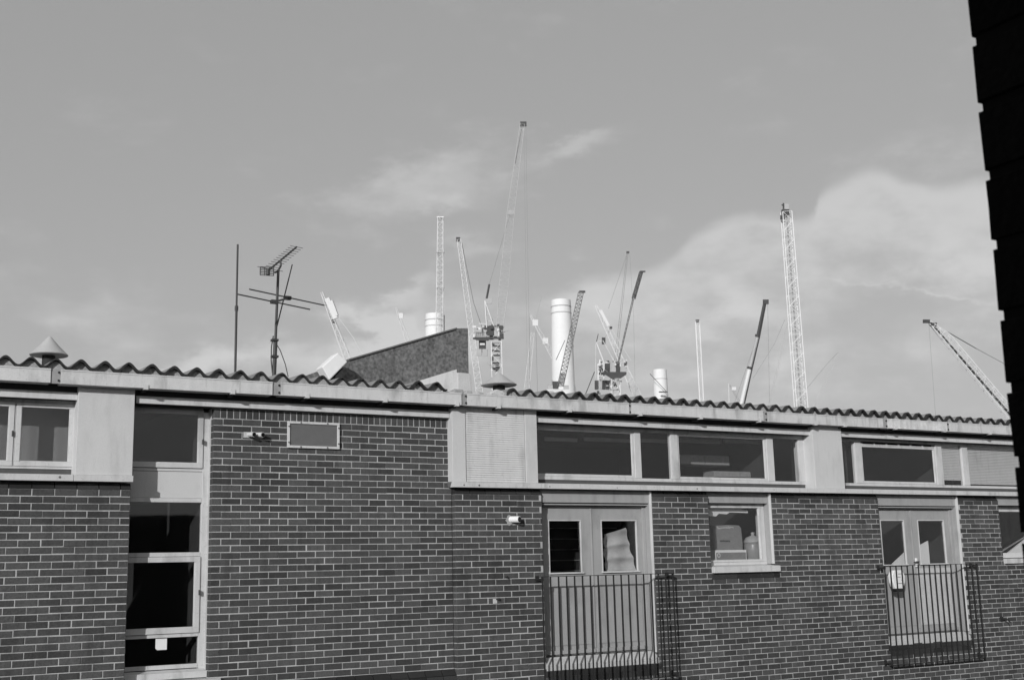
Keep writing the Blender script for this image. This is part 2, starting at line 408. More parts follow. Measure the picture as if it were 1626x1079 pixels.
# fascia boards between the piers
XP = {}                                    # piers in front of the fascia: x0, x1
pA = (PX(122.6, 680, YP), PX(212.5, 680, YP)); pC = (PX(718.3, 700, YP), PX(853, 700, YP)); pD = (PX(1292.5, 725, YP), PX(1338.5, 725, YP))
print('piers', pA, pC, pD)
for a, b in ((XL, pA[0]), (pA[1]+.03, pC[0]-.004), (pC[1]+.03, pD[0]), (pD[1]+.01, XR)):
    MB().box(a, b, YF, YF+.02, FZ0, FT).build('fascia_board', WHITE, bld, bevel=.003)
# gutter: box channel in lengths, with union straps and clips
gut = MB().build('gutter', GUT, bld)
gy0, gy1 = YF-.19, YF-.03
joints = [PX(x, y, gy0) for x, y in ((97, 585), (446, 610), (742, 628), (1002, 645), (1218, 655), (1409, 668), (1507, 675))]
jw = [.10, .10, .085, .03, .075, .10, .05]
starts = [XL]+joints; ends = [q-w_ for q, w_ in zip(joints, jw)]+[XR]
for k, (a, b) in enumerate(zip(starts, ends)):
    dz = random.uniform(-.004, .004); dy = random.uniform(-.004, .004); t_ = .008
    m = MB().box(a, b, gy0+dy, gy0+dy+t_, GZ0+dz, GZ1+dz).box(a, b, gy0+dy+t_, gy1, GZ0+dz, GZ0+dz+t_).box(a, b, gy1-t_, gy1, GZ0+dz+t_, GZ1+dz-.01)
    m.box(a, b, gy0+dy-.006, gy0+dy, GZ1+dz-.014, GZ1+dz)
    m.build('gutter_length', WGUT if k == 6 else GUT, gut, base=bb)
for k, x in enumerate(joints):
    m = MB().box(x-jw[k]-.02, x+.02, gy0+.014, gy0+.022, GZ0-.003, GZ1-.004).box(x-jw[k]-.02, x+.02, gy0+.022, gy1-.01, GZ0+.012, GZ0+.018); m.build('union_strap', STAINW, gut, base=bb)
    for z in (GZ0+.03, GZ1-.035): MB().tube((x-.018, gy0+.013, z), (x-.018, gy0-.004, z), .011, n=8).build('strap_bolt', BLACKI, gut, base=bb)
for x, y in ((232, 612), (370, 620), (488, 628), (612, 636), (726, 643), (792, 646), (905, 652), (1017, 658), (1113, 663), (1206, 668), (1295, 672), (1342, 676), (1422, 678), (1500, 682), (1572, 687)):
    q = PX(x, y, gy0); m = MB().box(q-.028, q+.022, gy0-.016, gy0-.009, GZ0-.018, GZ0+.035).box(q-.028, q+.022, gy0-.009, gy0+.05, GZ0-.018, GZ0-.008)
    m.build('gutter_clip', GUT, gut, base=bb)
    MB().box(q-.02, q+.02, gy0+.06, YF, GZ0-.03, GZ0-.005).build('clip_shadow_foot', DARK, gut, base=bb)  # dark feet stand in for the clips' shadow bumps
# ------------------------------------------------------------------ corrugated roof
SY = -.17                                  # eave edge of the sheets
zc = PZ(574, 600.0, SY); SL = .045
cx = [PX(x, y, SY) for x, y in ((50, 565), (90, 568), (129.3, 571), (166.9, 573), (203.6, 575), (240.3, 577))]
cx2 = [PX(x, y, SY) for x, y in ((893, 619), (918.7, 621), (943, 623), (967.5, 625), (992, 626.5), (1015.5, 628))]
pitch = (cx[-1]-cx[0])/(len(cx)-1); pitch2 = (cx2[-1]-cx2[0])/(len(cx2)-1)
print('pitch', pitch, pitch2, 'zc', zc-ZO)
PT = (pitch+pitch2)/2; AMP = .088
xe1 = PX(709, 618, SY); xs2 = PX(806, 622, SY)
def wave(x, x00): return -AMP*(1-math.cos(2*math.pi*(x-x00)/PT))/2
def sheets(X0, X1, xc, dz):
    x = X0; k = 0
    while x < X1-.01:
        e = min(x+4*PT, X1); n = max(3, int((e-x)/PT*14)); oy = random.uniform(-.025, .018); oz = random.uniform(-.004, .009)+dz; ph = random.uniform(0, 6)
        xs = [x+(e-x)*i/n for i in range(n+1)]
        ys = [SY+oy, 1.2, 2.6, 4.0, 5.4]
        m = MB(); vs = [(a, y, zc+oz+wave(a, xc)+SL*(y-SY)) for y in ys for a in xs]
        fs = [(r*(n+1)+i, r*(n+1)+i+1, (r+1)*(n+1)+i+1, (r+1)*(n+1)+i) for r in range(len(ys)-1) for i in range(n)]
        m.add(vs, fs); o = m.build('roof_sheet', SHEET, roof, base=bb, smooth=True)
        # blackened drip edge
        m = MB(); T = .026
        vs = []
        for a in xs:
            j = random.gauss(0, .0022)+.005*math.sin(a*3.1+ph)+(.012 if random.random() < .02 else 0); z = zc+oz+wave(a, xc)+.003
            vs += [(a, SY+oy-.006, z), (a, SY+oy-.006, z-T+j), (a, SY+oy+.05, z-T+j), (a, SY+oy+.05, z)]
        fs = []
        for i in range(n):
            for q in range(4): fs.append((i*4+q, i*4+(q+1) % 4, (i+1)*4+(q+1) % 4, (i+1)*4+q))
        fs += [(3, 2, 1, 0), (n*4, n*4+1, n*4+2, n*4+3)]
        m.add(vs, fs).build('sheet_edge', EDGE, roof, base=bb, smooth=False)
        # cement infill under the corrugations
        m = MB(); vs = []
        for a in xs:
            zt = zc+oz+wave(a, xc)-.024; vs += [(a, SY+.045, max(zt, GZ1-.06)), (a, SY+.045, GZ1-.08), (a, SY+.2, GZ1-.08), (a, SY+.2, max(zt, GZ1-.06))]
        m.add(vs, [f for i in range(n) for f in ((i*4, i*4+1, (i+1)*4+1, (i+1)*4), (i*4+3, i*4, (i+1)*4, (i+1)*4+3))]).build('cement_infill', INFILL, roof, base=bb)
        x = e; k += 1
roof = MB().build('roof', SHEET, bld)
sheets(cx[0]-PT*18.25, xe1, cx[0], 0); sheets(xs2, XR+.3, cx2[0], 0)
fl = [(SY+.04, GZ1-.05), (SY+.04, GZ1+.035), (.3, GZ1+.075), (5.4, GZ1+.76), (5.4, GZ1+.6), (.3, GZ1-.05)]
MB().prismX(fl, xe1+.01, xs2-.01).build('valley_flashing', CONC, roof, base=bb, bevel=.01)
m = MB()
for i in range(5):
    q = xe1+.12+i*.18; MB().prismX([(SY+.03, GZ1-.02), (SY+.03, GZ1+.04+random.uniform(-.01, .03)), (SY+.2, GZ1+.06), (SY+.2, GZ1-.02)], q, q+random.uniform(.06, .15)).build('mortar_lump', INFILL, roof, base=bb, bevel=.012)
lx0, lx1 = PX(776, 614, -.05), PX(806, 616, -.05)
MB().prismY([(lx0, GZ1-.02), (lx1, GZ1-.02), (lx1-.01, GZ1+.06), (lx1-.07, GZ1+.10), (lx0+.12, GZ1+.115), (lx0+.03, GZ1+.075)], -.05, .12).build('cowl_bedding', CONC, roof, base=bb, bevel=.02)
# ------------------------------------------------------------------ piers, panels and sill band
def ribs(X0, X1, Z0, Z1, y0, y1, p):
    m = MB(); z = Z0; n = max(1, round((Z1-Z0)/p)); p = (Z1-Z0)/n
    for i in range(n): m.prismX([(y1, z), (y1, z+p), (y0+.75*(y1-y0), z+p), (y0, z+.12*p), (y0+.2*(y1-y0), z)], X0, X1); z += p
    return m
PZ1 = GZ0-.005
def pier(x0, x1, name='pier_panel'):
    return MB().box(x0, x1, YP, .29, SB_Z1+.003, PZ1+.02).build(name, PANELW, bld, bevel=.004)
pier(*pA)
pier(*pD)
c1, c2 = PX(739.5, 700, YP), PX(834.5, 700, YP)
MB().box(pC[0], c1, YP, .29, SB_Z1+.003, PZ1+.02).build('pier_post', PANELW, bld, bevel=.004)
MB().box(c2, pC[1], YP, .29, SB_Z1+.003, PZ1+.02).build('pier_post', PANELW, bld, bevel=.004)
o = ribs(c1+.008, c2-.008, SB_Z1+.006, PZ1, YP+.010, YP+.019, .028).build('ribbed_panel', WHITE, bld, kind='stuff')
MB().box(c1, c2, YP+.020, .2, SB_Z1+.003, PZ1+.02).build('panel_backing', STAINW, bld)
# sill band: painted nose, sloped lead top back to the window frames
def band(X0, X1, back):
    m = MB().prismX([(YS, SB_Z0), (YS, SB_Z1), (YS+.035, SB_Z1+.004), (YS+.08, SB_Z0)], X0, X1); m.build('sill_band', FRAME, bld, bevel=.003)
    if back: MB().prismX([(YS+.036, SB_Z1+.001), (back, SB_Z1+.022), (back, SB_Z0+.02), (YS+.081, SB_Z0+.004)], X0+.004, X1-.004).build('sill_slope', SILLD, bld)
xb = [pC[0]-.012, pC[1]+.04, PX(1299, 778, YS), PX(1519, 780, YS), XR]
for k, (a, b) in enumerate(zip(xb, xb[1:])): band(a+.002, b-.002, .28)
xa_ = [XL, PX(117, 762, YS), PX(212, 763, YS)]
for k, (a, b) in enumerate(zip(xa_, xa_[1:])): band(a+.002, b-.002, .28)
m = MB()
for x, y, r in ((737, 769.5, .010), (761, 770, .013), (873, 772, .008), (1107, 775.5, .011), (1229, 777, .007), (95, 757, .013), (980, 774, .007)):
    p = P(x, y, YS); m.tube((p.x, YS-.003, p.z), (p.x, YS+.01, p.z), r, n=8)
m.build('sill_bolt', SILLD, bld)
# ------------------------------------------------------------------ windows
def window(name='window'): 
    o = MB().build(name, FRAME, bld); return o
def bar(win, x0, x1, z0, z1, y0, y1, m=FRAME, name='frame'): return MB().box(x0, x1, y0, y1, z0, z1).build(name, m, win, base=bb, bevel=.004)
def pane(win, x0, x1, z0, z1, y): return MB().box(x0, x1, y, y+.005, z0, z1).build('pane', gl, win, base=bb)
def sash(win, x0, x1, z0, z1, y, t=.03, yb=.03, m=FRAME):
    """one casement: four rails and its pane"""
    k = MB().box(x0, x1, y, y+yb, z0, z0+t).box(x0, x1, y, y+yb, z1-t, z1).box(x0, x0+t, y, y+yb, z0+t, z1-t).box(x1-t, x1, y, y+yb, z0+t, z1-t)
    k.box(x0+t, x0+t+.008, y+.008, y+yb-.004, z0+t, z1-t).box(x1-t-.008, x1-t, y+.008, y+yb-.004, z0+t, z1-t).box(x0+t+.008, x1-t-.008, y+.008, y+yb-.004, z0+t, z0+t+.008)
    k.build('sash', m, win, base=bb, bevel=.003); pane(win, x0+t, x1-t, z0+t, z1-t, y+.018)
def blind(X0, X1, Z0, Z1, Y, p=.026):
    m = MB(); z = Z0
    while z < Z1: m.prismX([(Y, z), (Y+.006, z+p*.88), (Y+.0075, z+p*.88), (Y+.0015, z)], X0, X1); z += p
    m.box(X0, X1, Y-.01, Y+.03, Z1, Z1+.04)
    return m
WZ0 = SB_Z1+.02; WZ1 = FZ0+.015
SUB = mat('weathered_sub_sill', .085, .8, .2, 8, .15)
def subsill(x0, x1, z1): MB().box(x0, x1, YW+.012, YW+.06, SB_Z0+.01, z1).build('sub_sill', SUB, bld)
# upper band between the ribbed pier and the next pier
w = window()
bz0, bz1 = PZ(1100, 755.5, YW), PZ(1100, 763.5, YW)
zbr0, zbr1 = PZ(1100, 764.5, YW), PZ(1100, 756.5, YW)
bar(w, pC[1]-.02, pD[0]+.03, zbr0-.01, zbr0+.035, YW, YW+.07); bar(w, pC[1]-.02, pD[0]+.03, WZ1-.06, WZ1, YW, YW+.07)
subsill(pC[1]-.02, pD[0]+.03, zbr0-.011)
mull = [(1008, 1018), (1066, 1077), (1218, 1228.5), (1269, 1277)]
edges = []
for a, b in mull:
    x0, x1 = PX(a, 725, YW), PX(b, 725, YW); bar(w, x0, x1, zbr0+.0352, WZ1-.061, YW-.004, YW+.07, name='mullion'); edges.append((x0, x1))
prev = pC[1]-.01
for k, (x0, x1) in enumerate(edges):
    if k in (0, 2): sash(w, prev+.003, x0-.003, zbr0+.037, WZ1-.063, YW+.012, .028)
    else: pane(w, prev, x0, zbr0+.036, WZ1-.062, YW+.03)
    prev = x1
# curtain track, and boards added in place of reflections, behind the glass
for k, (a, b) in enumerate(((866, 917), (929, 1007), (1019, 1064), (1079, 1145), (1151, 1217))):
    x0, x1 = PX(a, 700, .5), PX(b, 700, .5); tag(MB().box(x0, x1, .50, .53, PZ((a+b)/2, 697.5+(a-866)*.014, .5)-.022, PZ((a+b)/2, 693+(a-866)*.014, .5)-.012).build('curtain_track', CLOTH, None, base=((x0+x1)/2, .515, WZ1)),
        ['pale curtain track length behind glass beside ribbed panel', 'long pale curtain track behind the wide upper pane', 'short pale curtain track behind the narrow upper pane', 'pale curtain track above the reflection boards in the upper window', 'pale curtain track beside the small end pane of upper window'][k], 'curtain track', 'curtain tracks in the upper window')
for k, (xa, xb_, ya0, yb0, lb) in enumerate(((1079, 1158, 722, 738, 'pale board standing in for a reflection in the wide upper pane'), (1132, 1214, 748, 758, 'low pale board standing in for a reflection in the wide pane'))):
    x0, x1 = PX(xa, 730, .75), PX(xb_, 730, .75); z0, z1 = PZ((xa+xb_)/2, yb0, .75), PZ((xa+xb_)/2, ya0, .75)
    o = thing('reflection_board' if k == 0 else 'low_reflection_board', ((x0+x1)/2, .75, z0), lb, 'reflection_strip' if k == 0 else 'low_reflection_board')
    MB().box(x0, x1, .75, 1.0, z0, z1).build('board_body', CARD, o, bevel=.004)
    for i in range(2): MB().box(x0+.01+(x1-x0)/2*i, x0-.01+(x1-x0)/2*(i+1), .738, .7495, z0+.01, z1-.01).build('front_panel', STAINW, o, bevel=.003)
# right-hand band beyond the plain pier
w = window()
zr0 = PZ(1450, 771.5, YW)
bar(w, pD[1]-.03, XR-.3, zr0-.012, zr0+.03, YW, YW+.07); bar(w, pD[1]-.03, XR-.3, WZ1-.05, WZ1, YW, YW+.07)
subsill(pD[1]-.03, XR-.3, zr0-.013)
m6 = [(1359, 1369), (1487, 1497), (1529, 1538)]; prev = pD[1]-.03; ed = []
for k, (a, b) in enumerate(m6):
    x0, x1 = PX(a, 740, YW), PX(b, 740, YW); bar(w, x0, x1, zr0+.031, WZ1-.051, YW-.006, YW+.07, name='mullion'); ed.append((x0, x1))
pane(w, prev, ed[0][0], zr0+.031, WZ1-.051, YW+.03)
z6 = PZ(1430, 708.5, YW)
sash(w, ed[0][1]+.003, ed[1][0]-.003, zr0+.033, z6, YW+.008, .03)
bar(w, ed[0][1], ed[1][0], z6+.004, z6+.018, YW+.01, YW+.05, name='transom')
m = MB()
for i in range(6):
    q = ed[0][1]+.03+i*(ed[1][0]-ed[0][1]-.04)/6; m.box(q, q+.02, YW+.004, YW+.03, z6+.0, z6+.035)
m.build('vent_louvre', FRAME, w, base=bb)
pane(w, ed[1][1], ed[2][0], zr0+.031, WZ1-.051, YW+.03); pane(w, ed[2][1], XR-.4, zr0+.031, WZ1-.051, YW+.03)
zb_ = PZ(1510, 762, YW+.06)
for k, (a, b, t_) in enumerate(((ed[1][1]+.01, ed[2][0]-.01, 'narrow closed white slatted blind between two window posts'), (ed[2][1]+.01, XR-.5, 'wide closed white slatted blind beside the dark brick edge'))):
    tag(blind(a, b, zb_ if k == 0 else zr0+.06, WZ1-.06, YW+.05).build('slatted_blind', WHITE, None, base=((a+b)/2, YW+.05, zr0)), t_, 'blind', 'blinds in the end window')
# left-hand upper window
w = window()
yl = YW
zl0 = PZ(70, 742.5, yl); zl1 = WZ1
bar(w, XL+.1, pA[0]+.02, zl0-.012, zl0+.012, yl, yl+.07); bar(w, XL+.1, pA[0]+.02, zl1-.04, zl1, yl, yl+.07)
subsill(XL+.1, pA[0]+.02, zl0-.013)
xm = PX(22.5, 700, yl); xr_ = PX(122, 700, yl)
bar(w, xm-.008, xm+.008, zl0+.013, zl1-.041, yl+.004, yl+.07, name='mullion'); bar(w, xr_-.028, xr_+.08, zl0+.013, zl1-.041, yl+.004, yl+.07, name='mullion')
sash(w, xm+.010, xr_-.03, zl0+.015, zl1-.043, yl-.006, .05); sash(w, xm-1.0, xm-.010, zl0+.015, zl1-.043, yl-.006, .05)
bar(w, xm-1.06, xm-1.003, zl0+.013, zl1-.041, yl+.004, yl+.07, name='mullion'); pane(w, XL+.2, xm-1.06, zl0+.02, zl1-.05, yl+.03)
hz = PZ(19, 688, yl); MB().box(xm-.03, xm-.016, yl-.03, yl-.006, hz-.03, hz+.03).build('handle', ALU, w, base=bb, bevel=.004)
xcu0, xcu1 = xm-1.2, xr_-.02; m = MB(); nq = 60
vs = []
for i in range(nq+1):
    x = xcu0+(xcu1-xcu0)*i/nq; y = .42+.008*math.sin(i*.5)+.004*math.sin(i*1.3+1); vs += [(x, y, zl0-.1), (x, y+.005, zl1-.02)]
m.add(vs, [(2*i, 2*i+2, 2*i+3, 2*i+1) for i in range(nq)])
NET = mat('net_curtain', .20, .95, .1, 3)
tag(m.build('net_curtain', NET, None, base=((xcu0+xcu1)/2, .42, zl0), smooth=True), 'pale net curtain hanging behind the two casements beside the plain pier', 'curtain')
# tall window column beside the recessed wall
w = window(); y1 = YW1
XW0 = XA-.35; XW1 = XB0+.02
def zc_(y): return PZ(280, y, y1)
bar(w, XW1-.085, XW1+.02, zc_(1085), zc_(652), y1+.004, y1+.07)
bar(w, XW0, XW1-.086, zc_(649), zc_(648)+.06, y1+.02, y1+.07)
bar(w, XW0, XW1-.086, zc_(747.5), zc_(743), y1+.01, y1+.07, name='transom')
sash(w, XW0+.02, XW1-.088, zc_(742.3), zc_(649.5), y1-.010, .055)
MB().box(XW0, XW1-.087, y1+.02, y1+.05, zc_(789.5), zc_(748)).build('spandrel_panel', PANELW, w, base=bb)
bar(w, XW0, XW1-.087, zc_(797), zc_(790), y1+.006, y1+.07, name='transom')
pane(w, XW0, XW1-.087, zc_(876), zc_(797.2), y1+.035)
bar(w, XW0, XW1-.087, zc_(883), zc_(876.4), y1+.006, y1+.07, name='transom')
sash(w, XW0+.02, XW1-.088, zc_(1004.8), zc_(883.5), y1-.012, .058)
bar(w, XW0, XW1-.087, zc_(1011), zc_(1005.2), y1+.006, y1+.07, name='transom')
pane(w, XW0, XW1-.087, zc_(1054), zc_(1011.2), y1+.035)
bar(w, XW0, XW1-.087, zc_(1061), zc_(1054.3), y1+.006, y1+.07, name='transom')
MB().prismX([(y1-.10, zc_(1076)), (y1-.10, zc_(1066)), (y1+.01, zc_(1062)), (y1+.01, zc_(1076))], XW0, XW1+.005).build('sill', WHITE, w, base=bb, bevel=.004)
MB().box(XW0-.1, XW1+.1, YC+.01, .3, ZO-2.6, zc_(1077)).build('sill_wall', MORTAR, w, base=bb)
for y in (700, 941):
    q = zc_(y); MB().box(XW1-.105, XW1-.09, y1-.045, y1-.012, q-.028, q+.028).build('handle', ALU, w, base=bb, bevel=.004)
nx0, nx1 = PX(247, 1021, y1+.03), PX(265, 1021, y1+.03)
zz0, zz1 = zc_(1030), zc_(1011.5)
tag(MB().prismY([(nx0+.02, zz0), (nx1, zz0), (nx1, zz1), (nx0, zz1), (nx0, zz0+.018)], y1+.030, y1+.0335).build('paper_note', PAPER, None, base=((nx0+nx1)/2, y1+.03, zz0)), 'small white paper note stuck inside the lowest pane', 'note')
# small window with things on the sill
def head(win, x0, x1, zb, y, thick=.03):
    MB().box(x0, x1, y, y+thick, zb, SB_Z0-.006).build('head_board', GREYP, win, base=bb, bevel=.003)
def lining(win, x, z0, z1, m=GREYP):
    MB().box(x-.018, x-.002, YC+.056, .16, z0, z1).build('jamb_lining', m, win, base=bb, bevel=.003); MB().box(x-.020, x-.001, YC+.012, YC+.0555, z0, z1).build('corner_bead', WHITE, win, base=bb, bevel=.003)
w = window(); y2 = .075
zh = PZ(1172, 798, YC+.035)
head(w, w2[0]+.003, w2[1]-.02, zh, YC+.075)
lining(w, w2[1], w2[2]+.11, SB_Z0-.008)
zt = PZ(1172, 801.5, y2); zb2 = PZ(1172, 894, y2)
wx0 = w2[0]+.004; wx1 = w2[1]-.02
bar(w, wx0, wx1, zt-.012, zh+.05, y2+.01, y2+.07); bar(w, wx0, wx1, zb2-.02, zb2+.02, y2, y2+.07)
bar(w, wx1-.085, wx1, zb2+.021, zt-.013, y2+.004, y2+.07); bar(w, wx0, wx0+.02, zb2+.021, zt-.013, y2+.004, y2+.07)
sash(w, wx0+.022, wx1-.087, zb2+.022, zt-.014, y2-.008, .026, .04)
MB().prismX([(YC-.05, PZ(1182, 908, YC-.05)), (YC-.05, PZ(1182, 898.5, YC-.05)), (y2+.01, zb2-.021), (y2+.01, PZ(1182, 908, YC-.05))], w2[0]+.004, w2[1]+.045).build('sill', WHITE, w, base=bb, bevel=.004)
splay(w2[0], w2[1]+.06, PZ(1182, 909.5, YC), YC+.0, YC-.006, 'C', .068)
def stuffY(x, y, Y=.2): return P(x, y, Y)
yi = .2
zsh = zb2+.03
MB().box(wx0, wx1, y2+.075, .42, zsh-.05, zsh).build('inner_ledge', WHITE, w, base=bb)
a, b = PX(1135.5, 880, yi), PX(1185.5, 880, yi); zt_ = PZ(1160, 872.5, yi)
bx = thing('long_box', ((a+b)/2, yi+.06, zsh), 'long white box with dark side label lying on the small window ledge', 'box')
MB().box(a, b, yi, yi+.12, zsh+.001, zt_).build('body', PAPER, bx, bevel=.003)
MB().box(a+.02, b-.015, yi-.003, yi-.0005, zsh+.012, zt_-.035).build('label', CARD, bx)
ce = P(1141, 881, yi); m = MB()
for i in range(16):
    t0, t1 = 2*math.pi*i/16, 2*math.pi*(i+1)/16; q = lambda t, r: (ce.x+.0+r*math.cos(t), yi-.006, ce.z+r*math.sin(t))
    m.add([q(t0, .021), q(t1, .021), q(t1, .030), q(t0, .030)], [(0, 1, 2, 3)])
m.build('emblem', PAPER, bx)
a, b = PX(1134.5, 850, yi+.14), PX(1178.5, 850, yi+.14); z0, z1 = zsh+.002, PZ(1156, 832.5, yi+.14)
pts = [(a, z0), (b, z0), (b+.008, (z0+z1)/2), (b-.004, z1-.05), (b-.04, z1-.008), ((a+b)/2, z1), (a+.03, z1-.012), (a-.004, z1-.06)]
bg_ = thing('paper_bag', ((a+b)/2, yi+.2, zsh), 'rounded brown paper sack with printed word standing behind the long box', 'bag')
m = MB().prismY(pts, yi+.14, yi+.26); m.build('body', CARD, bg_, bevel=.015)
m = MB()
for i in range(7):
    q = a+.1+i*.027; zz = (z0+z1)/2+.02; m.box(q, q+.012, yi+.134, yi+.1385, zz+random.uniform(-.004, .002), zz+random.uniform(.018, .028)); m.box(q, q+.022, yi+.134, yi+.1385, zz+.008, zz+.013)
m.build('printed_word', PRINT, bg_)
m = MB()
for i in range(9):
    q = a+.05+i*.035; m.tube((q, yi+.137, z1-.03+random.uniform(-.02, .01)), (q+.03, yi+.137, z1-.05+random.uniform(-.02, .01)), .008, n=5)
m.build('crumpled_fold', CLOTH, bg_)
jx = PX(1199, 866, yi+.05); jr = abs(PX(1210, 866, yi+.05)-PX(1188, 866, yi+.05))/2*1.02
jh = PZ(1199, 849, yi+.05)-zsh
j_ = thing('glass_jar', (jx, yi+.06, zsh), 'squat pale storage jar with domed lid in the small window', 'jar')
MB().lathe((jx, yi+.09, zsh), [(jr*.92, .001), (jr, .02), (jr, jh*.62), (jr*.93, jh*.7)], 20).build('body', mat('jar_glaze', .24, .3, .2, 15), j_, smooth=True)
MB().lathe((jx, yi+.09, zsh), [(jr*.99, jh*.7), (jr*1.0, jh*.76), (jr*.75, jh*.92), (jr*.2, jh*.98), (jr*.16, jh*1.03), (jr*.22, jh*1.1), (.005, jh*1.12)], 20).build('lid', mat('jar_lid', .34, .4, .15, 15), j_, smooth=True)
a, b = PX(1126, 810, .17), PX(1190, 810, .17); q = PZ(1150, 811.5, .17)
m = MB().prismY([(a-.1, q-.05), (a+.12, q-.07), (a+.18, q-.03), (a+.32, q-.04), (a+.38, q-.012), (b-.03, q-.02), (b-.03, q+.015), (a+.45, q+.045), (a-.1, q+.06)], .17, .19)
tag(m.build('rolled_blind', PAPER, None, base=((a+b)/2, .18, q-.07)), 'torn white roller blind hanging at the top of the small window', 'blind')
# far right window
w = window(); zh = PZ(1605, 802, YC+.035)
head(w, w3[0]+.003, w3[1], zh, YC+.035)
bar(w, w3[0]+.004, w3[1], PZ(1605, 812, y2), zh+.05, y2+.01, y2+.07); bar(w, w3[0]+.004, w3[1], PZ(1605, 885, y2), PZ(1605, 877, y2), y2, y2+.07)
MB().box(w3[0]+.004, w3[1], YC-.045, y2, PZ(1605, 894, YC), PZ(1605, 886, YC)).build('sill', WHITE, w, base=bb, bevel=.004)
pane(w, w3[0]+.004, w3[1], PZ(1605, 877, y2)+.002, PZ(1605, 812, y2)-.002, y2+.03)
a = PX(1598, 876, .3); q = PZ(1605, 879, .3)
tag(MB().prismY([(a, q), (a+.9, q), (a+.9, q+.42)], .3, .33).build('sunlit_triangle', PAPER, None, base=(a+.4, .31, q)), 'white board shaped as a sunlit patch inside the window next to the dark brick edge', 'board')  # triangular board stands in for sunlight falling on the interior
# ------------------------------------------------------------------ double doors with railings
def door(op, lp, rp, zbead, zbot, yd, pale_right, label):
    w = MB().build('double_door', GREYP, bld)
    x0, x1 = op[0]+.004, op[1]-.02
    xm_ = sum((PX(lp[1], 860, yd), PX(rp[0], 860, yd)))/2
    zh = PZ(sum(lp)/2+40, zbead, YC+.035); zd = zh-.055
    head(w, x0, op[1]-.02, zh, YC+.055)
    MB().box(x0, x1, YC+.088, YC+.11, zh-.030, zh-.014).build('head_moulding', GREYP, w, base=bb)
    MB().box(x0, x1, yd-.02, yd+.08, zd+.002, SB_Z0-.01).build('head_frame', GREYP, w, base=bb)
    lining(w, op[1], op[2]+.14, SB_Z0-.008)
    MB().box(x0, x0+.03, yd-.03, yd+.07, zbot, zd).build('jamb', GREYP, w, base=bb, bevel=.003); MB().box(x1-.05, x1, yd-.03, yd+.07, zbot, zd).build('jamb', GREYP, w, base=bb, bevel=.003)
    gz1 = PZ(sum(lp)/2, 825, yd); gz0 = PZ(sum(lp)/2, zbeads[0] if 0 else lp_bottom, yd)
    for k, (gp, xa, xb_) in enumerate(((lp, x0+.032, xm_-.002), (rp, xm_+.002, x1-.052))):
        leaf = MB(); gx0, gx1 = PX(gp[0], 865, yd), PX(gp[1], 865, yd)
        gx0 = max(gx0, xa+.05); gx1 = min(gx1, xb_-.04)
        leaf.box(xa, gx0, yd, yd+.045, zbot+.004, zd).box(gx1, xb_, yd, yd+.045, zbot+.004, zd).box(gx0, gx1, yd, yd+.045, gz1, zd).box(gx0, gx1, yd, yd+.045, zbot+.004, gz0)
        lf = leaf.build('door_leaf', GREYP, w, base=bb)
        MB().box(gx0, gx1, yd+.02, yd+.026, gz0, gz1).build('pane', gl, w, base=bb)
        bead = MB().box(gx0+.0, gx0+.012, yd-.008, yd+.018, gz0, gz1).box(gx1-.012, gx1, yd-.008, yd+.018, gz0, gz1).box(gx0+.012, gx1-.012, yd-.008, yd+.018, gz1-.012, gz1).box(gx0-.01, gx1+.01, yd-.03, yd+.018, gz0-.02, gz0)
        bead.build('glazing_bead', FRAME, w, base=bb)
        pm = CONC if (pale_right and k == 1) else GREYP
        MB().box(xa+.05, xb_-.04, yd-.010, yd-.0005, zbot+.13, gz0-.07).build('lower_panel', pm, w, base=bb, bevel=.003)
        MB().box(xa+.005, xb_-.005, yd-.03, yd-.0005, zbot+.02, zbot+.07).build('weather_bar', GREYP if k == 0 or not pale_right else STAINW, w, base=bb, bevel=.006)
    MB().box(xm_-.012, xm_+.012, yd-.012, yd-.0005, zbot+.08, zd-.01).build('meeting_bead', GREYP, w, base=bb, bevel=.003)
    MB().box(x0, op[1], yd-.06, yd+.02, zbot-.016, zbot+.001).build('threshold', DARK, w, base=bb)
    MB().prismX([(YC+.0, op[2]), (YC+.0, op[2]+.07), (yd-.062, zbot-.002), (yd-.0, zbot-.02), (yd-.0, op[2])], x0, op[1]-.002).build('sill', CONC, w, base=bb, bevel=.004)
    splay(op[0]-.02, op[1]+.03, op[2]-.002, YC-.002, YC-.012, 'C', .068)
    splay(op[0]+.05, op[1]-.03, op[2]-.078, YC-.006, YC-.008, 'C', .068)
    if pale_right:
        MB().box(xm_+.004, xm_+.05, yd-.03, yd-.013, gz0-.05, gz0+.09).build('handle_plate', PAPER, w, base=bb, bevel=.008); MB().tube((xm_+.027, yd-.03, gz0+.03), (xm_+.027, yd-.075, gz0+.03), .014, n=8).tube((xm_+.027, yd-.07, gz0+.03), (xm_-.08, yd-.07, gz0+.028), .010, n=8).build('handle', ALU, w, base=bb)
    for zz in (zbot+.25, zd-.2): MB().tube((x1-.054, yd-.006, zz-.05), (x1-.054, yd-.006, zz+.05), .008, n=8).build('hinge', STAINW, w, base=bb)
    return x0, x1, gz0, gz1, xm_
zbeads = (0,)
lp_bottom = 908
D1 = door(d1, (871, 923.5), (955, 1012), 797.5, PZ(950, 1037, .1), .10, False, '')
lp_bottom = 895.5
D2 = door(d2, (1400, 1438), (1459.5, 1501.5), 802.5, PZ(1465, 1005, .1), .10, True, '')
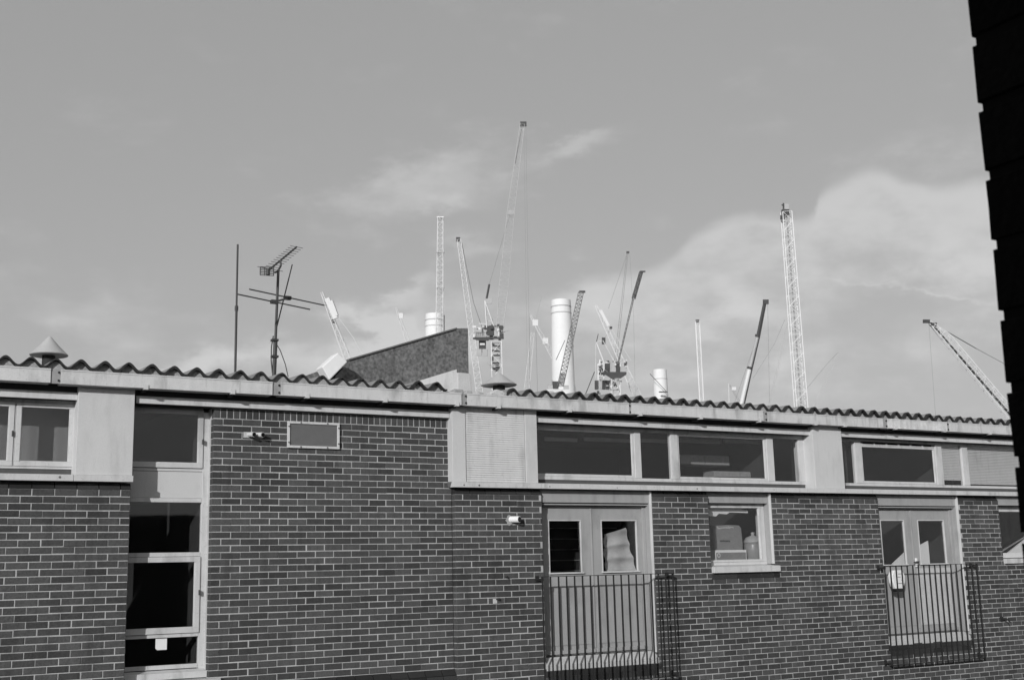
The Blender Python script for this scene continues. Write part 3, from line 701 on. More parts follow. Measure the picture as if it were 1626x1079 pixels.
def railing(xa, xb, zt, zb, Y, n, wallY):
    r = MB().build('balcony_railing', BLACKI, bld); h = .0075
    MB().box(xa-.01, xb+.01, Y-.016, Y+.016, zt-.008, zt).build('top_rail', BLACKI, r, base=bb)
    MB().box(xa-.01, xb+.01, Y-.016, Y+.016, zb, zb+.010).build('bottom_rail', BLACKI, r, base=bb)
    for i in range(n):
        x = xa+(xb-xa)*i/(n-1); MB().box(x-h, x+h, Y-h, Y+h, zb+.0102, zt-.0082).build('bar', BLACKI, r, base=bb)
    for x in (xa, xb):
        for z in (zt-.035, zb+.03):
            MB().box(x-.025, x+.025, wallY-.008, wallY+.001, z-.045, z+.045).box(x-.012, x+.012, Y+.0165, wallY-.0085, z-.012, z+.012).box(x-.012, x+.012, Y-.012, Y+.0163, z-.02, z+.02).build('wall_bracket', BLACKI, r, base=bb)
YR = YC-.13
ra, rb_ = PX(862, 950, YR), PX(1070, 950, YR)
railing(ra, rb_, PZ(960, 912, YR), PZ(960, 912, YR)-1.35, YR, 18, YC)
ra2, rb2 = PX(1408.5, 950, YR), PX(1556, 950, YR)
railing(ra2, rb2, PZ(1480, 895.5, YR), PZ(1480, 1050.5, YR), YR, 18, YC)
# cloth, shelves, and boards shaped as sunlit patches behind the door panes
y_ = .24
TL, TR, BL, BR = P(960, 848, y_), P(995, 837, y_), P(964, 932, y_), P(1017, 932, y_); a, b, ztop = TL.x, BR.x, BL.z+.75
m = MB(); nx_, nz_ = 18, 40; vs = []
for j in range(nz_+1):
    for i in range(nx_+1):
        s_, t_ = i/nx_, j/nz_; q = TL.lerp(TR, s_).lerp(BL.lerp(BR, s_), t_)
        f_ = t_*4.4-.5*(s_-.4)**2
        vs.append((q.x+.006*math.sin(t_*14), y_+.035*abs(math.sin(f_*math.pi))+.010*math.sin(s_*7+t_*5), q.z-.02*math.sin(s_*math.pi)*t_))
m.add(vs, [(j*(nx_+1)+i, (j+1)*(nx_+1)+i, (j+1)*(nx_+1)+i+1, j*(nx_+1)+i+1) for j in range(nz_) for i in range(nx_)])
tag(m.build('hanging_cloth', CLOTH, None, base=((a+b)/2, y_, ztop-.75), smooth=True), 'pale pleated cloth hanging askew behind the door pane', 'cloth')
a, b = D1[0]+.05, PX(925, 870, .9); 
sh = thing('shelf_unit', ((a+b)/2, .9, ZO-2.2), 'dark shelf unit with thin pale shelf edges behind the left door pane', 'shelves')
m = MB().box(a-.3, b+.6, .95, .97, ZO-2.2, ZO+.3); m.build('back', ROOMD, sh)
for k in range(6):
    z = PZ(897, 838+17*k, .9); MB().box(a-.3, b+.6, .9, .945, z-.006, z+.006).build('shelf', CARD, sh)
for k, (x, y, dx, h, lb) in enumerate(((1418, 893, .28, .22, 'white board shaped as a sunlit patch in the left pane of the pale door'), (1463, 893, .20, .34, 'white board shaped as a sunlit patch in the right pane of the pale door'))):
    p = P(x, y, .22); zz = p.z-.3
    pts = [(p.x-.04, p.z), (p.x+dx, zz), (p.x+dx, p.z+h*.75), (p.x+dx*.9, p.z+h*.78)] if k == 0 else [(p.x, zz), (p.x+dx, zz), (p.x+dx, p.z+h*1.02), (p.x+.0, p.z+h*.82)]
    if k == 0: pts = [(p.x-.02, p.z-.02), (p.x+dx, zz), (p.x+dx, p.z+h*.72)]
    tag(MB().prismY(pts, .22, .24).build('sunlit_patch_board', PAPER, None, base=(p.x, .23, zz)), lb, 'board', 'boards behind the pale door')
# white lantern-shaped box hung on the railing
yx = YR+.07; a0, a1 = PX(1416.5, 920, yx), PX(1438.5, 920, yx); zb0, zb1 = PZ(1427, 934, yx), PZ(1427, 904.5, yx); wd = a1-a0
ab = thing('alarm_box', ((a0+a1)/2, yx, zb0), 'white tapered alarm box with black base behind the railing bars', 'alarm box')
MB().prismY([(a0+.22*wd, zb0), (a1-.2*wd, zb0), (a1-.02, zb0+.33*(zb1-zb0)), (a1-.01, zb0+.72*(zb1-zb0)), (a1-.22*wd, zb1), (a0+.2*wd, zb1), (a0+.01, zb0+.72*(zb1-zb0)), (a0+.02, zb0+.33*(zb1-zb0))], yx, yx+.09).build('body', PAPER, ab, bevel=.012)
MB().prismY([(a0+.28*wd, zb0-.045), (a1-.26*wd, zb0-.045), (a1-.17*wd, zb0-.001), (a0+.19*wd, zb0-.001)], yx+.005, yx+.085).build('base', BLACKI, ab)
m = MB()
for r_, (s_, e_) in enumerate(((.45, .8), (.42, .62), (.66, .82), (.42, .82))):
    zz = zb0+(.82-.0-.17*r_)*(zb1-zb0); m.box(a0+s_*wd, a0+e_*wd, yx-.002, yx-.0004, zz-.012, zz)
m.build('marking', STAINW, ab)
# ------------------------------------------------------------------ things fixed to the wall
a, b = PX(457, 690, -.03), PX(539.5, 692, -.03); z0, z1 = PZ(498, 711.5, -.03), PZ(498, 669.5, -.03)
v_ = thing('vent_panel', ((a+b)/2, -.02, z0), 'grey mesh vent in a bolted white frame on the recessed brick wall', 'vent')
f_ = .028
MB().box(a, b, -.03, -.001, z0, z0+f_).box(a, b, -.03, -.001, z1-f_, z1).box(a, a+f_, -.03, -.001, z0+f_, z1-f_).box(b-f_, b, -.03, -.001, z0+f_, z1-f_).build('frame', WHITE, v_, bevel=.003)
ribs(a+f_+.001, b-f_-.001, z0+f_+.001, z1-f_-.001, -.018, -.008, .0125).build('mesh_panel', VENTM, v_, kind='stuff')
MB().box(a+f_, b-f_, -.0075, -.001, z0+f_, z1-f_).build('backing', VENTM, v_)
for x, z in [(a+.014, z0+(z1-z0)*q) for q in (.2, .8)]+[(b-.014, z0+(z1-z0)*q) for q in (.2, .8)]+[(a+(b-a)*q, z) for q in (.25, .76) for z in (z0+.014, z1-.014)]:
    MB().tube((x, -.036, z), (x, -.029, z), .010, n=8).build('bolt', SILLD, v_)
p = P(402, 690.5, -.01)
lt = thing('twin_spotlight', (p.x, -.01, p.z), 'twin white spotlight on a pale base plate on the recessed brick wall', 'light')
MB().box(p.x-.112, p.x+.112, -.012, -.0005, p.z-.034, p.z+.034).build('base_plate', CONC, lt, bevel=.004)
for s_, dx in ((-1, -.075), (1, .065)):
    c_ = Vector((p.x+dx*.75, -.02, p.z+.005)); e_ = c_+Vector((.035, -.085, -.008))
    h = MB().tube(c_, e_, .026, .031, n=16).build('lamp_head', WHITE, lt); MB().tube(e_+Vector((.0005, -.001, 0)), e_+Vector((.002, -.005, -.0005)), .024, n=16).build('lens', LENS, h, base=lt['base'])
    MB().tube(c_+Vector((0, .012, 0)), c_, .018, n=10).build('bracket', WHITE, lt)
MB().box(p.x-.02, p.x+.02, -.05, -.013, p.z-.03, p.z-.004).build('sensor', LENS, lt, bevel=.005)
p = P(812, 824, YC)
pp = thing('pipe_stub', (p.x, YC, p.z), 'short white plastic pipe end poking out of the brickwork beside the door', 'pipe')
MB().tube((p.x-.01, YC+.02, p.z), (p.x+.055, YC-.11, p.z-.006), .040, .042, n=18).build('pipe', PAPER, pp, smooth=False)
MB().tube((p.x+.0555, YC-.1105, p.z-.006), (p.x+.057, YC-.114, p.z-.006), .034, n=18).build('bore', LENS, pp)
MB().lathe((0, 0, 0), [(.0, 0)], 3, cap=False) if 0 else None
m = MB(); k = 14
m.add([(p.x-.02+(.062+.012*math.sin(3*i))*math.cos(2*math.pi*i/k), YC-.004, p.z-.012+(.06+.014*math.sin(5*i+1))*math.sin(2*math.pi*i/k)) for i in range(k)], [tuple(range(k-1, -1, -1))])
m.build('mortar_patch', INFILL, pp)
p = P(1590, 982, YC)
br = thing('wall_hook', (p.x, YC, p.z), 'small dark iron hook bracket on the brick wall right of the railing', 'hook')
MB().box(p.x-.03, p.x+.03, YC-.02, YC, p.z-.035, p.z+.035).build('plate', BLACKI, br); MB().tube((p.x, YC-.02, p.z), (p.x+.02, YC-.12, p.z-.01), .012).tube((p.x+.02, YC-.12, p.z-.01), (p.x+.05, YC-.13, p.z-.06), .01).build('arm', BLACKI, br)
for k, (x, y, lb) in enumerate(((803.5, 915.5, 'small dark rusty bolt stub in the brickwork below the white pipe'), (788, 951, 'bent dark nail over a pale patch lower on the brickwork'))):
    p = P(x, y, YC); o = thing('wall_bolt', (p.x, YC, p.z), lb, 'bolt')
    MB().tube((p.x, YC+.01, p.z), (p.x+.01*k, YC-.03, p.z+.006*k), .010, n=8).build('shank', BLACKI, o); MB().tube((p.x+.01*k, YC-.031, p.z+.006*k), (p.x+.01*k+.012*k, YC-.036-.01*k, p.z+.006*k), .014, n=8).build('nut', BLACKI, o)
    if k: MB().box(p.x-.05, p.x+.01, YC-.004, YC-.0005, p.z-.05, p.z+.01).build('filler', CONC, o, bevel=.004)
# ------------------------------------------------------------------ on the roof
def cowl(x, ytip, ybase, xl, xr, Y, lb, tall):
    tip = P(x, ytip, Y); R_ = (PX(xr, ybase, Y)-PX(xl, ybase, Y))/2; zb = PZ(x, ybase, Y); cxx = (PX(xr, ybase, Y)+PX(xl, ybase, Y))/2
    zr = zc+SL*(Y-SY)-AMP-.05
    o = thing('roof_cowl', (cxx, Y, zr), lb, 'roof cowl', 'conical cowls on the roof')
    MB().lathe((cxx, Y, zr), [(R_*.34, 0), (R_*.34, zb-zr+.02)], 20).build('flue', DARK, o, smooth=True)
    MB().lathe((cxx, Y, zb), [(R_*.97, -.008), (R_, 0), (R_*.55, (tip.z-zb)*.46), (.02, tip.z-zb), (.001, tip.z-zb+.002)], 32).build('cone', ZINC, o, smooth=False)
    for p_ in o.children[-1].data.polygons: p_.use_smooth = len(p_.vertices) == 4
cowl(79, 535, 563.5, 46, 108.5, .55, 'conical metal roof cowl near the plain white pier', 1)
cowl(792, 592, 611, 767, 817, .35, 'conical metal roof cowl on the flat flashing gap', 0)
# bare pole and aerial
ya = .9; zr = zc+SL*(ya-SY)-AMP
p1 = P(377.5, 388, ya); bx0 = PX(373.5, 590, ya)
po = thing('bare_pole', (bx0, ya, zr), 'thin bare dark pole standing alone on the corrugated roof', 'pole')
mid = Vector((bx0+(p1.x-bx0)*.55, ya, zr+(p1.z-zr)*.55))
MB().tube((bx0, ya, zr), mid, .015, n=8).tube(mid, p1, .012, n=8).build('pole', ALU, po); MB().tube(mid+Vector((0, 0, -.03)), mid+Vector((0, 0, .03)), .022, n=8).build('coupling', ALU, po)
bx0 = PX(434.5, 595, ya); tp = P(442, 428, ya)
an = thing('tv_aerial', (bx0, ya, zr), 'rooftop mast carrying a toothed television aerial and crossed radio rods', 'aerial')
def on(x, y, dy=0): return P(x, y, ya+dy)
m1 = on(437.5, 540)
MB().tube((bx0, ya, zr), m1, .026, n=8).tube(m1, tp, .017, n=8).build('mast', ALU, an)
for y in (540, 566): q = on(436, y); MB().box(q.x-.04, q.x+.04, ya-.04, ya+.04, q.z-.014, q.z+.014).build('clamp', ALU, an)
b0, b1 = on(424, 431, -.2), on(471, 392, .45)
MB().tube(b0, b1, .012, n=6).build('aerial_boom', ALU, an)
ax = (b1-b0).normalized(); cross = Vector((.93, -.30, -.16)).normalized()
for i in range(12):
    q = b0.lerp(b1, .10+.9*i/11); l = .085 if i > 0 else .16; MB().tube(q-cross*l, q+cross*l, .0038, n=5).build('director_rod', ALU, an)
q = on(424, 430.5, -.2); m = MB()
hx = (on(435, 437, -.2)-on(413.5, 436, -.2))/2; hz = Vector((0, 0, on(424, 424, -.2).z-on(424, 437, -.2).z))/2
for i in range(6):
    o_ = hz*(-1+2*i/5); m.tube(q-hx+o_, q+hx+o_, .005, n=5)
for s_ in (-1, -.33, .33, 1): m.tube(q+hx*s_-hz, q+hx*s_+hz, .006, n=5)
m.build('reflector_grid', ALU, an)
MB().tube(q+hx*.15-hz*.9, q+hx*.15+hz*.5, .024, n=8).build('dipole_box', ALU, an)
MB().path([on(445.5, 413, 0), on(446, 422), on(441, 431), on(436, 432.5)], .013).build('aerial_bracket', ALU, an)
for (xa, ya_, da), (xb2, yb2, db) in (((396, 459, -.15), (515, 484.5, .55)), ((377.5, 467, -.55), (492, 491, .1)), ((464, 420, .25), (440, 517, .0))):
    MB().tube(on(xa, ya_, da), on(xb2, yb2, db), .009, n=6).build('radio_rod', ALU, an)
MB().tube(on(434, 479.5, -.3), on(460, 472.5, .3), .014, n=6).build('cross_boom', ALU, an)
for x, y, d_ in ((435, 479, -.28), (457, 473, .25)): q = on(x, y, d_); MB().box(q.x-.04, q.x+.04, q.y-.03, q.y+.03, q.z-.022, q.z+.022).build('rod_clamp', ALU, an)
MB().path([on(434, 533), on(431, 550), on(430.5, 572), on(432.5, 592)], .008, 5).path([on(437, 543), on(445, 556), on(453, 578), on(457.5, 598)], .006, 5).build('cable', ALU, an)
# sloping felt-covered roof upstand with hatch
yf = 1.1
zr0 = zc+SL*(yf-SY)-.25
def XZ(x, y, Y=yf): q = P(x, y, Y); return (q.x, q.z)
base = (PX(650, 600, yf), yf, zr0)
up = thing('roof_upstand', base, 'dark felt-covered wedge-shaped roof upstand rising behind the corrugated edge', 'roof structure')
xr1 = PX(743, 560, yf); xr0 = PX(724.5, 560, yf)
pts = [XZ(480, 598), XZ(553, 572), XZ(724.3, 522.3)]
MB().prismY([(pts[0][0], zr0), (xr0-.002, zr0), (xr0-.002, pts[2][1]), pts[1], pts[0]], yf, yf+2.2).build('cheek', FELT, up)
MB().prismY([(xr0, XZ(734, 592)[1]), (xr1, XZ(734, 592)[1]), (xr1, XZ(743, 521)[1]), (xr0, XZ(725, 521.5)[1])], yf-.012, yf+2.2).build('end_post', FELT, up)
MB().prismY([(xr0-.01, zr0), (xr1+.02, zr0), (xr1+.02, XZ(734, 594)[1]), (xr1-.04, XZ(734, 592.5)[1]), (xr0-.01, XZ(734, 592.5)[1])], yf-.05, yf+2.2).build('concrete_pad', CONC, up, bevel=.01)
MB().prismY([(PX(620, 614, yf-.03), zr0), (xr0-.012, zr0), (xr0-.012, XZ(724, 586.5)[1]), XZ(640, 612)], yf-.03, yf-.001).build('white_apron', WHITE, up)
top = [(q[0], q[1]) for q in (XZ(553, 572), XZ(724.3, 522.3))]
MB().prismY([top[0], (top[0][0], top[0][1]+.02), (top[1][0], top[1][1]+.02), top[1]][::-1], yf-.025, yf+2.2).build('edge_strip', SILLD, up)
yh = .72
hp = [XZ(511.5, 582, yh), XZ(523.5, 603, yh), XZ(552, 574, yh), XZ(536.5, 559.5, yh)]
ht = thing('roof_hatch', ((hp[1][0]+hp[2][0])/2, yh, zr0), 'bright white tilted hatch hood in front of the dark roof upstand', 'roof hatch')
MB().prismY(hp, yh, yh+.22).build('hood', PAPER, ht, bevel=.012)
MB().prismY([(hp[1][0]+.02, zr0), (hp[2][0]-.04, zr0), (hp[2][0]-.05, hp[2][1]-.08), (hp[1][0]+.10, hp[1][1]+.08)], yh+.03, yh+.19).build('stand', DARK, ht)
# ------------------------------------------------------------------ cranes and chimneys beyond
UP = Vector((0, 0, 1))
def lat(p0, p1, w0, w1, r, bays, m=None, face=None, lr=None, sides=4):
    """lattice girder with four chords and zig-zag lacing on every face"""
    m = m or MB(); p0 = Vector(p0); p1 = Vector(p1); d = (p1-p0).normalized(); lr = (lr or r*.5)*.72; r *= .72; bays = max(4, int(bays*.8))
    s = d.cross(fw).normalized() if face is None else face; t = d.cross(s).normalized()
    def c(k, f): w = (w0+(w1-w0)*f)/2; sg = ((-1, -1), (1, -1), (1, 1), (-1, 1))[k]; return p0.lerp(p1, f)+s*sg[0]*w+t*sg[1]*w
    for k in range(4): m.tube(c(k, 0), c(k, 1), r, n=4)
    for i in range(bays):
        f0, f1 = i/bays, (i+1)/bays
        for k in (0, 2):
            a, b = (k, (k+1) % 4) if (i+k) % 2 else ((k+1) % 4, k)
            m.tube(c(a, f0), c(b, f1), lr, n=4, cap=False); m.tube(c(k, f1), c((k+1) % 4, f1), lr, n=4, cap=False)
    return m
def rope(pts, r=.05): return MB().path(pts, r, 4)
def mast_to_ground(cr_, x, y, D, w, m=CRW, r=.11):
    t_ = Q(x, y, D); h = t_.z; return lat((t_.x, t_.y, 0), t_, w, w, r, max(6, int(h/ (w*1.25)))).build('mast', m, cr_)
GR = 'tower cranes beyond the roof'
def crane(x, y, D, label):
    q = Q(x, y, D); return thing('tower_crane', (q.x, q.y, 0), label, 'crane', GR)
def ppm(D): return D/FPX                     # metres per photo pixel at distance D
# 1 white crane with panelled boom head behind the hatch
D = 260; u_ = ppm(D); c_ = crane(562, 640, D, 'white crane boom with solid panelled head beside the aerial rods')
a, b = Q(568, 610, D), Q(511, 464, D); lat(a, b, 12*u_, 3*u_, .13, 20).build('boom', CRW, c_)
q0, q1 = Q(518, 474, D), Q(532, 506, D); dv = (q1-q0); sd_ = dv.normalized().cross(fw).normalized()
MB().obox(q0.lerp(q1, .5)+sd_*1.5*u_, dv*.5, sd_*4.0*u_, fw*.5).build('boom_panel', CRW, c_, bevel=.05)
q0, q1 = Q(526.5, 477, D), Q(535.5, 501, D); dv = q1-q0
MB().obox(q0.lerp(q1, .5), dv*.5, sd_*2.0*u_, fw*.6).build('boom_panel', CRW, c_, bevel=.05)
MB().obox(Q(529, 510, D), dv.normalized()*.4, sd_*.35, fw*.3).build('sheave', CRD, c_)
rope([Q(535, 500, D), Q(562, 537, D), Q(620, 640, D)], .06).build('pendant_rope', CRW, c_)
mast_to_ground(c_, 568, 612, D, 1.8)
# 2 faint boom
D = 420; u_ = ppm(D); c_ = crane(665, 640, D, 'small faint white crane boom peeping over the dark upstand')
lat(Q(668, 600, D), Q(629, 489, D), 10*u_, 2*u_, .13, 18).build('boom', CRW, c_); q0 = Q(637, 501, D); MB().obox(q0, cr*.7, cu*.9, fw*.5).build('boom_panel', CRW, c_)
mast_to_ground(c_, 668, 604, D, 2)
# 3 upright boom in front of the chimney
D = 300; u_ = ppm(D); c_ = crane(697, 640, D, 'nearly upright white lattice boom standing against a white chimney')
lat(Q(697, 640, D), Q(699.5, 344, D), 13*u_, 8.5*u_, .12, 44).build('boom', CRW, c_)
q0 = Q(699.5, 345, D); MB().obox(q0, cr*.9, cu*.12, fw*.7).build('head_platform', CRW, c_)
MB().box(q0.x-.25, q0.x+.25, q0.y-.25, q0.y+.25, q0.z-9, q0.z-1).build('hoist_rope', CABLE, c_) if 0 else None
for f in (.62, .81): q = Q(697+f*2.5, 640-f*296, D); MB().obox(q, cr*1.1, cu*.10, fw*.8).build('tie_frame', CRG, c_)
mast_to_ground(c_, 697, 645, D, 2)
# 4 leaning boom with dark head
D = 340; u_ = ppm(D); c_ = crane(762, 640, D, 'long white boom with dark head leaning left beside the dark upstand')
lat(Q(764, 640, D), Q(729, 380, D), 11*u_, 6*u_, .13, 40).build('boom', CRW, c_)
MB().obox(Q(727.5, 380, D), cr*.55, cu*.6, fw*.5).build('boom_head', CRD, c_)
rope([Q(733, 384, D), Q(742, 430, D), Q(752, 480, D), Q(766, 521, D)], .09).build('pendant_rope', CABLE, c_)
mast_to_ground(c_, 764, 644, D, 2)
# 5 central crane: mast, slewing deck, counterweight, A-frame and a very long jib
D = 250; u_ = ppm(D); c_ = crane(788, 640, D, 'tall central crane with dark machinery deck and very long faint jib')
CR5 = c_; mt = Q(788.5, 543, D); lat((mt.x, mt.y, 0), mt, 2.1, 2.1, .13, 26).build('mast', CRW, c_)
for y in (549, 557, 564, 576): MB().obox(Q(788, y, D), cr*.75, cu*.16, fw*.7).build('mast_platform', CRD, c_)
MB().obox(Q(776, 536.5, D)+fw*.2, cr*24*u_, cu*.22, fw*1.4).build('deck', CRD, c_, bevel=.05)
MB().add([Q(750, 537, D)-fw*1.4, Q(757, 540, D)-fw*1.4, Q(775, 541, D)-fw*1.4, Q(780, 537, D)-fw*1.4, Q(750, 537, D)+fw*1.4, Q(757, 540, D)+fw*1.4, Q(775, 541, D)+fw*1.4, Q(780, 537, D)+fw*1.4], [(0,1,2,3),(7,6,5,4),(0,4,5,1),(1,5,6,2),(2,6,7,3),(3,7,4,0)]).build('deck_belly', CRD, c_)
MB().obox(Q(779, 525, D), cr*.72, cu*1.0, fw*1).build('machine_house', CRD, c_, bevel=.06)
MB().obox(Q(762, 528, D), cr*.75, cu*.65, fw*.9).build('winch_house', CRG, c_, bevel=.06)
MB().obox(Q(766, 549, D)+fw*.2, cr*.72, cu*1.3, fw*.5).build('hanger', CRD, c_); MB().obox(Q(766, 546, D)-fw*.4, cr*.5, cu*.2, fw*.1).build('hanger_plate', CRW, c_)
for x in (761, 770): MB().obox(Q(x, 559.5, D), cr*.53, cu*.75, fw*.9).build('counterweight', CRG, c_, bevel=.04)
MB().obox(Q(796.5, 533, D)-fw*.6, cr*.42, cu*.5, fw*.5).build('operator_cab', CRD, c_, bevel=.08)
m = MB()
for s_ in (-1, 1): m.tube(Q(785, 520, D)+fw*s_*.8, Q(770, 477, D)+fw*s_*.5, .11, n=4).tube(Q(773, 520, D)+fw*s_*.8, Q(770, 477, D)+fw*s_*.5, .11, n=4)
for f in (.25, .5, .75): m.tube(Q(785-15*f, 520-43*f, D), Q(773-3*f, 520-43*f, D), .09, n=4)
m.build('a_frame', CRW, c_)
MB().tube(Q(772.5, 475, D), Q(777, 451, D), .22, n=6).build('frame_top', CRD, c_); MB().obox(Q(776, 478, D), cr*.7, cu*.5, fw*.5).build('sheave_block', CRG, c_)
rope([Q(760, 513.5, D), Q(772, 514.5, D)], .12).build('handrail', CRW, c_)
m = MB()
for i in range(7): q = Q(753+i*3.2, 536, D); m.tube(q-fw*1.2, q-fw*1.2+cu*1.1, .04, n=4)
m.tube(Q(753, 527.5, D)-fw*1.2, Q(772, 527.5, D)-fw*1.2, .04, n=4); m.build('guard_rail', CRD, c_)
j0, j1, j2 = Q(793, 529, D), Q(811, 338, D), Q(829.5, 197, D)
lat(j0, j0.lerp(j1, .35), 1.2, 1.9, .09, 10).build('jib', CRP, c_); lat(j0.lerp(j1, .35), j1, 1.9, 1.5, .045, 18, lr=.03).build('jib', CRP, c_); lat(j1, j2, 1.5, .9, .055, 22, lr=.03).build('jib', CRP, c_)
MB().obox(Q(811.5, 337.5, D), cr*.6, cu*.5, fw*.4).build('jib_joint', CRG, c_); MB().obox(Q(831, 197, D), cr*.65, cu*.45, fw*.4).build('jib_head', CRD, c_)
rope([Q(828, 205, D), Q(818, 260, D)], .08).build('pendant_rope', CABLE, c_)
rope([Q(835, 200, D), Q(838, 400, D), Q(842, 640, D)], .018).build('hoist_rope', CABLE, c_); rope([Q(832, 200, D), Q(834.5, 400, D), Q(838, 640, D)], .015).build('hoist_rope', CABLE, c_)
rope([Q(777, 451, D), Q(810, 340, D)], .03).build('pendant_rope', CABLE, c_)
# 6 distant small crane left of the tall chimney
D = 450; u_ = ppm(D); c_ = crane(880, 640, D, 'small white boom reaching down toward the tall chimney')
lat(Q(882, 572, D), Q(842, 500, D), 8*u_, 2*u_, .14, 16).build('boom', CRW, c_)
for x, y in ((850, 512), (866, 541)): MB().obox(Q(x, y, D), cr*1.0, cu*1.1, fw*.5).build('boom_panel', CRW, c_)
rope([Q(841, 498, D), Q(841.5, 640, D)], .06).build('hoist_rope', CABLE, c_); rope([Q(842, 500, D), Q(885, 570, D)], .06).build('pendant_rope', CABLE, c_)
mast_to_ground(c_, 882, 576, D, 2)
D = 520; c_ = crane(842, 640, D, 'very faint pale lattice leg between the cowl and tall chimney')
lat(Q(834, 640, D), Q(846, 528, D), 9*ppm(D), 5*ppm(D), .10, 16).build('boom', CRW, c_); rope([Q(851, 525, D), Q(854, 640, D)], .07).build('hoist_rope', CABLE, c_)
rope([Q(846, 528, D), Q(860, 470, D)], .0301).build('pendant_rope', CABLE, c_)
mast_to_ground(c_, 834, 642, D, 2)
# 7 dark boom in front of the tall chimney
D = 330; u_ = ppm(D); c_ = crane(884, 640, D, 'dark grey lattice boom crossing in front of the tall chimney')
lat(Q(890, 612, D), Q(922.5, 464, D), 9.5*u_, 8*u_, .13, 30, lr=.10).build('boom', CABLE, c_)
MB().obox(Q(924.5, 463, D), cr*.8, cu*.3, fw*.5).build('boom_head', CRD, c_)
MB().obox(Q(892, 603, D)+fw*.3, (Q(895, 590, D)-Q(890, 612, D))*.5, cr*.7, fw*.4).build('boom_foot', CRG, c_)
MB().obox(Q(882, 611, D), cr*.8, cu*1.0, fw*.8).build('machine_house', CRD, c_, bevel=.05); MB().obox(Q(875, 615, D), cr*.9, cu*.7, fw*.8).build('winch_house', CRG, c_)
MB().obox(Q(899, 615, D), cr*.7, cu*.6, fw*.8).build('operator_cab', CRG, c_); MB().obox(Q(886, 619, D), cr*3.2, cu*.2, fw*1.2).build('deck', CRW, c_)
rope([Q(897, 540, D), Q(883, 571, D)], .10).build('pendant_rope', CRD, c_)
rope([Q(908, 505, D), Q(911, 560, D), Q(913, 610, D), Q(917, 625, D)], .07).build('hoist_rope', CRG, c_)
mast_to_ground(c_, 887, 622, D, 2.1)
# 8 cluster crane with machinery deck and thin dark jib
D = 320; u_ = ppm(D); c_ = crane(970, 640, D, 'busy crane with dark deck, hanging counterweights and thin black jib')
CR8 = c_; MB().obox(Q(975, 592, D), cr*19*u_, cu*.35, fw*1.6).build('deck', CRD, c_, bevel=.05)
MB().add([Q(960, 594, D)-fw*1.5, Q(970, 600, D)-fw*1.5, Q(985, 600, D)-fw*1.5, Q(994, 594, D)-fw*1.5, Q(960, 594, D)+fw*1.5, Q(970, 600, D)+fw*1.5, Q(985, 600, D)+fw*1.5, Q(994, 594, D)+fw*1.5], [(0,1,2,3),(7,6,5,4),(0,4,5,1),(1,5,6,2),(2,6,7,3),(3,7,4,0)]).build('deck_belly', CRD, c_)
for x, y, h, w_, mm_ in ((964, 584, 1.2, .7, CRD), (973, 583, 1.4, .8, CRG), (980, 582, 1.3, .6, CRD), (989, 588, 1.0, .75, CRG)): MB().obox(Q(x, y, D), cr*w_, cu*h, fw*.9).build('machine_house', mm_, c_, bevel=.05)
m = MB()
for x in (949.5, 958.5): m.obox(Q(x, 590, D)-fw*.6, cr*.20, cu*2.2, fw*.2)
for y in (577, 584, 590, 596): m.obox(Q(954, y, D)-fw*.6, cr*.75, cu*.14, fw*.15)
m.build('ballast_frame', CRW, c_)
for x in (947, 953, 959, 965): MB().obox(Q(x, 611, D), cr*.42, cu*1.2, fw*.8).build('counterweight', CRD if x != 953 else CRG, c_, bevel=.08)
mt = Q(977, 601, D); lat((mt.x, mt.y, 0), mt, 2.2, 2.2, .14, 24).build('mast', CRW, c_)
MB().obox(Q(975, 615, D), cr*1.2, cu*.25, fw*1).build('mast_platform', CRG, c_)
m = MB()
for s_ in (-1, 1): m.tube(Q(960, 578, D)+fw*s_*.8, Q(947, 543, D)+fw*s_*.4, .12, n=4).tube(Q(978, 578, D)+fw*s_*.8, Q(957, 540, D)+fw*s_*.4, .10, n=4)
m.tube(Q(946, 543, D), Q(959, 541, D), .12, n=4); m.build('a_frame', CRW, c_)
MB().obox(Q(958.5, 541, D), cr*.45, cu*.9, fw*.4).build('sheave_block', CRD, c_); rope([Q(947, 543, D), Q(950, 530, D)], .12).build('frame_top', CRD, c_); rope([Q(946, 545, D), Q(946, 600, D)], .06).build('guard_rope', CRW, c_)
m = lat(Q(981, 578, D), Q(1006, 472, D), 1.6*u_, 2.2*u_, .10, 20); m.build('jib', CRD, c_)
lat(Q(1006, 474, D), Q(1018, 432, D), 5*u_, 5*u_, .16, 9, lr=.2).build('jib_head_section', CRD, c_); MB().obox(Q(1020.5, 431, D), cr*.7, cu*.2, fw*.3).build('jib_head', CRD, c_)
rope([Q(944, 590, D), Q(930, 625, D)], .14).build('stay', CRD, c_)
D2_ = 345; u_ = ppm(D2_); c_ = crane(1012, 640, D2_, 'white panelled boom leaning left behind the busy crane deck')
lat(Q(1012, 628, D2_), Q(946, 484, D2_), 12*u_, 3*u_, .13, 24).build('boom', CRW, c_)
q0, q1 = Q(953, 492, D2_), Q(966, 517, D2_); dv = q1-q0; sd_ = dv.normalized().cross(fw).normalized(); MB().obox(q0.lerp(q1, .5), dv*.5, sd_*2.5*u_, fw*.4).build('boom_panel', CRW, c_)
MB().obox(Q(970, 520, D2_), cr*.35, cu*.35, fw*.3).build('sheave', CRD, c_); rope([Q(970, 520, D2_), Q(958, 540, D2_)], .10).build('pendant_rope', CRG, c_); rope([Q(970, 520, D2_), Q(1002, 572, D2_)], .06).build('pendant_rope', CRW, c_)
mast_to_ground(c_, 1012, 632, D2_, 2)
D = 430; c_ = crane(968, 640, D, 'hair-thin faint boom and ropes high above the busy crane')
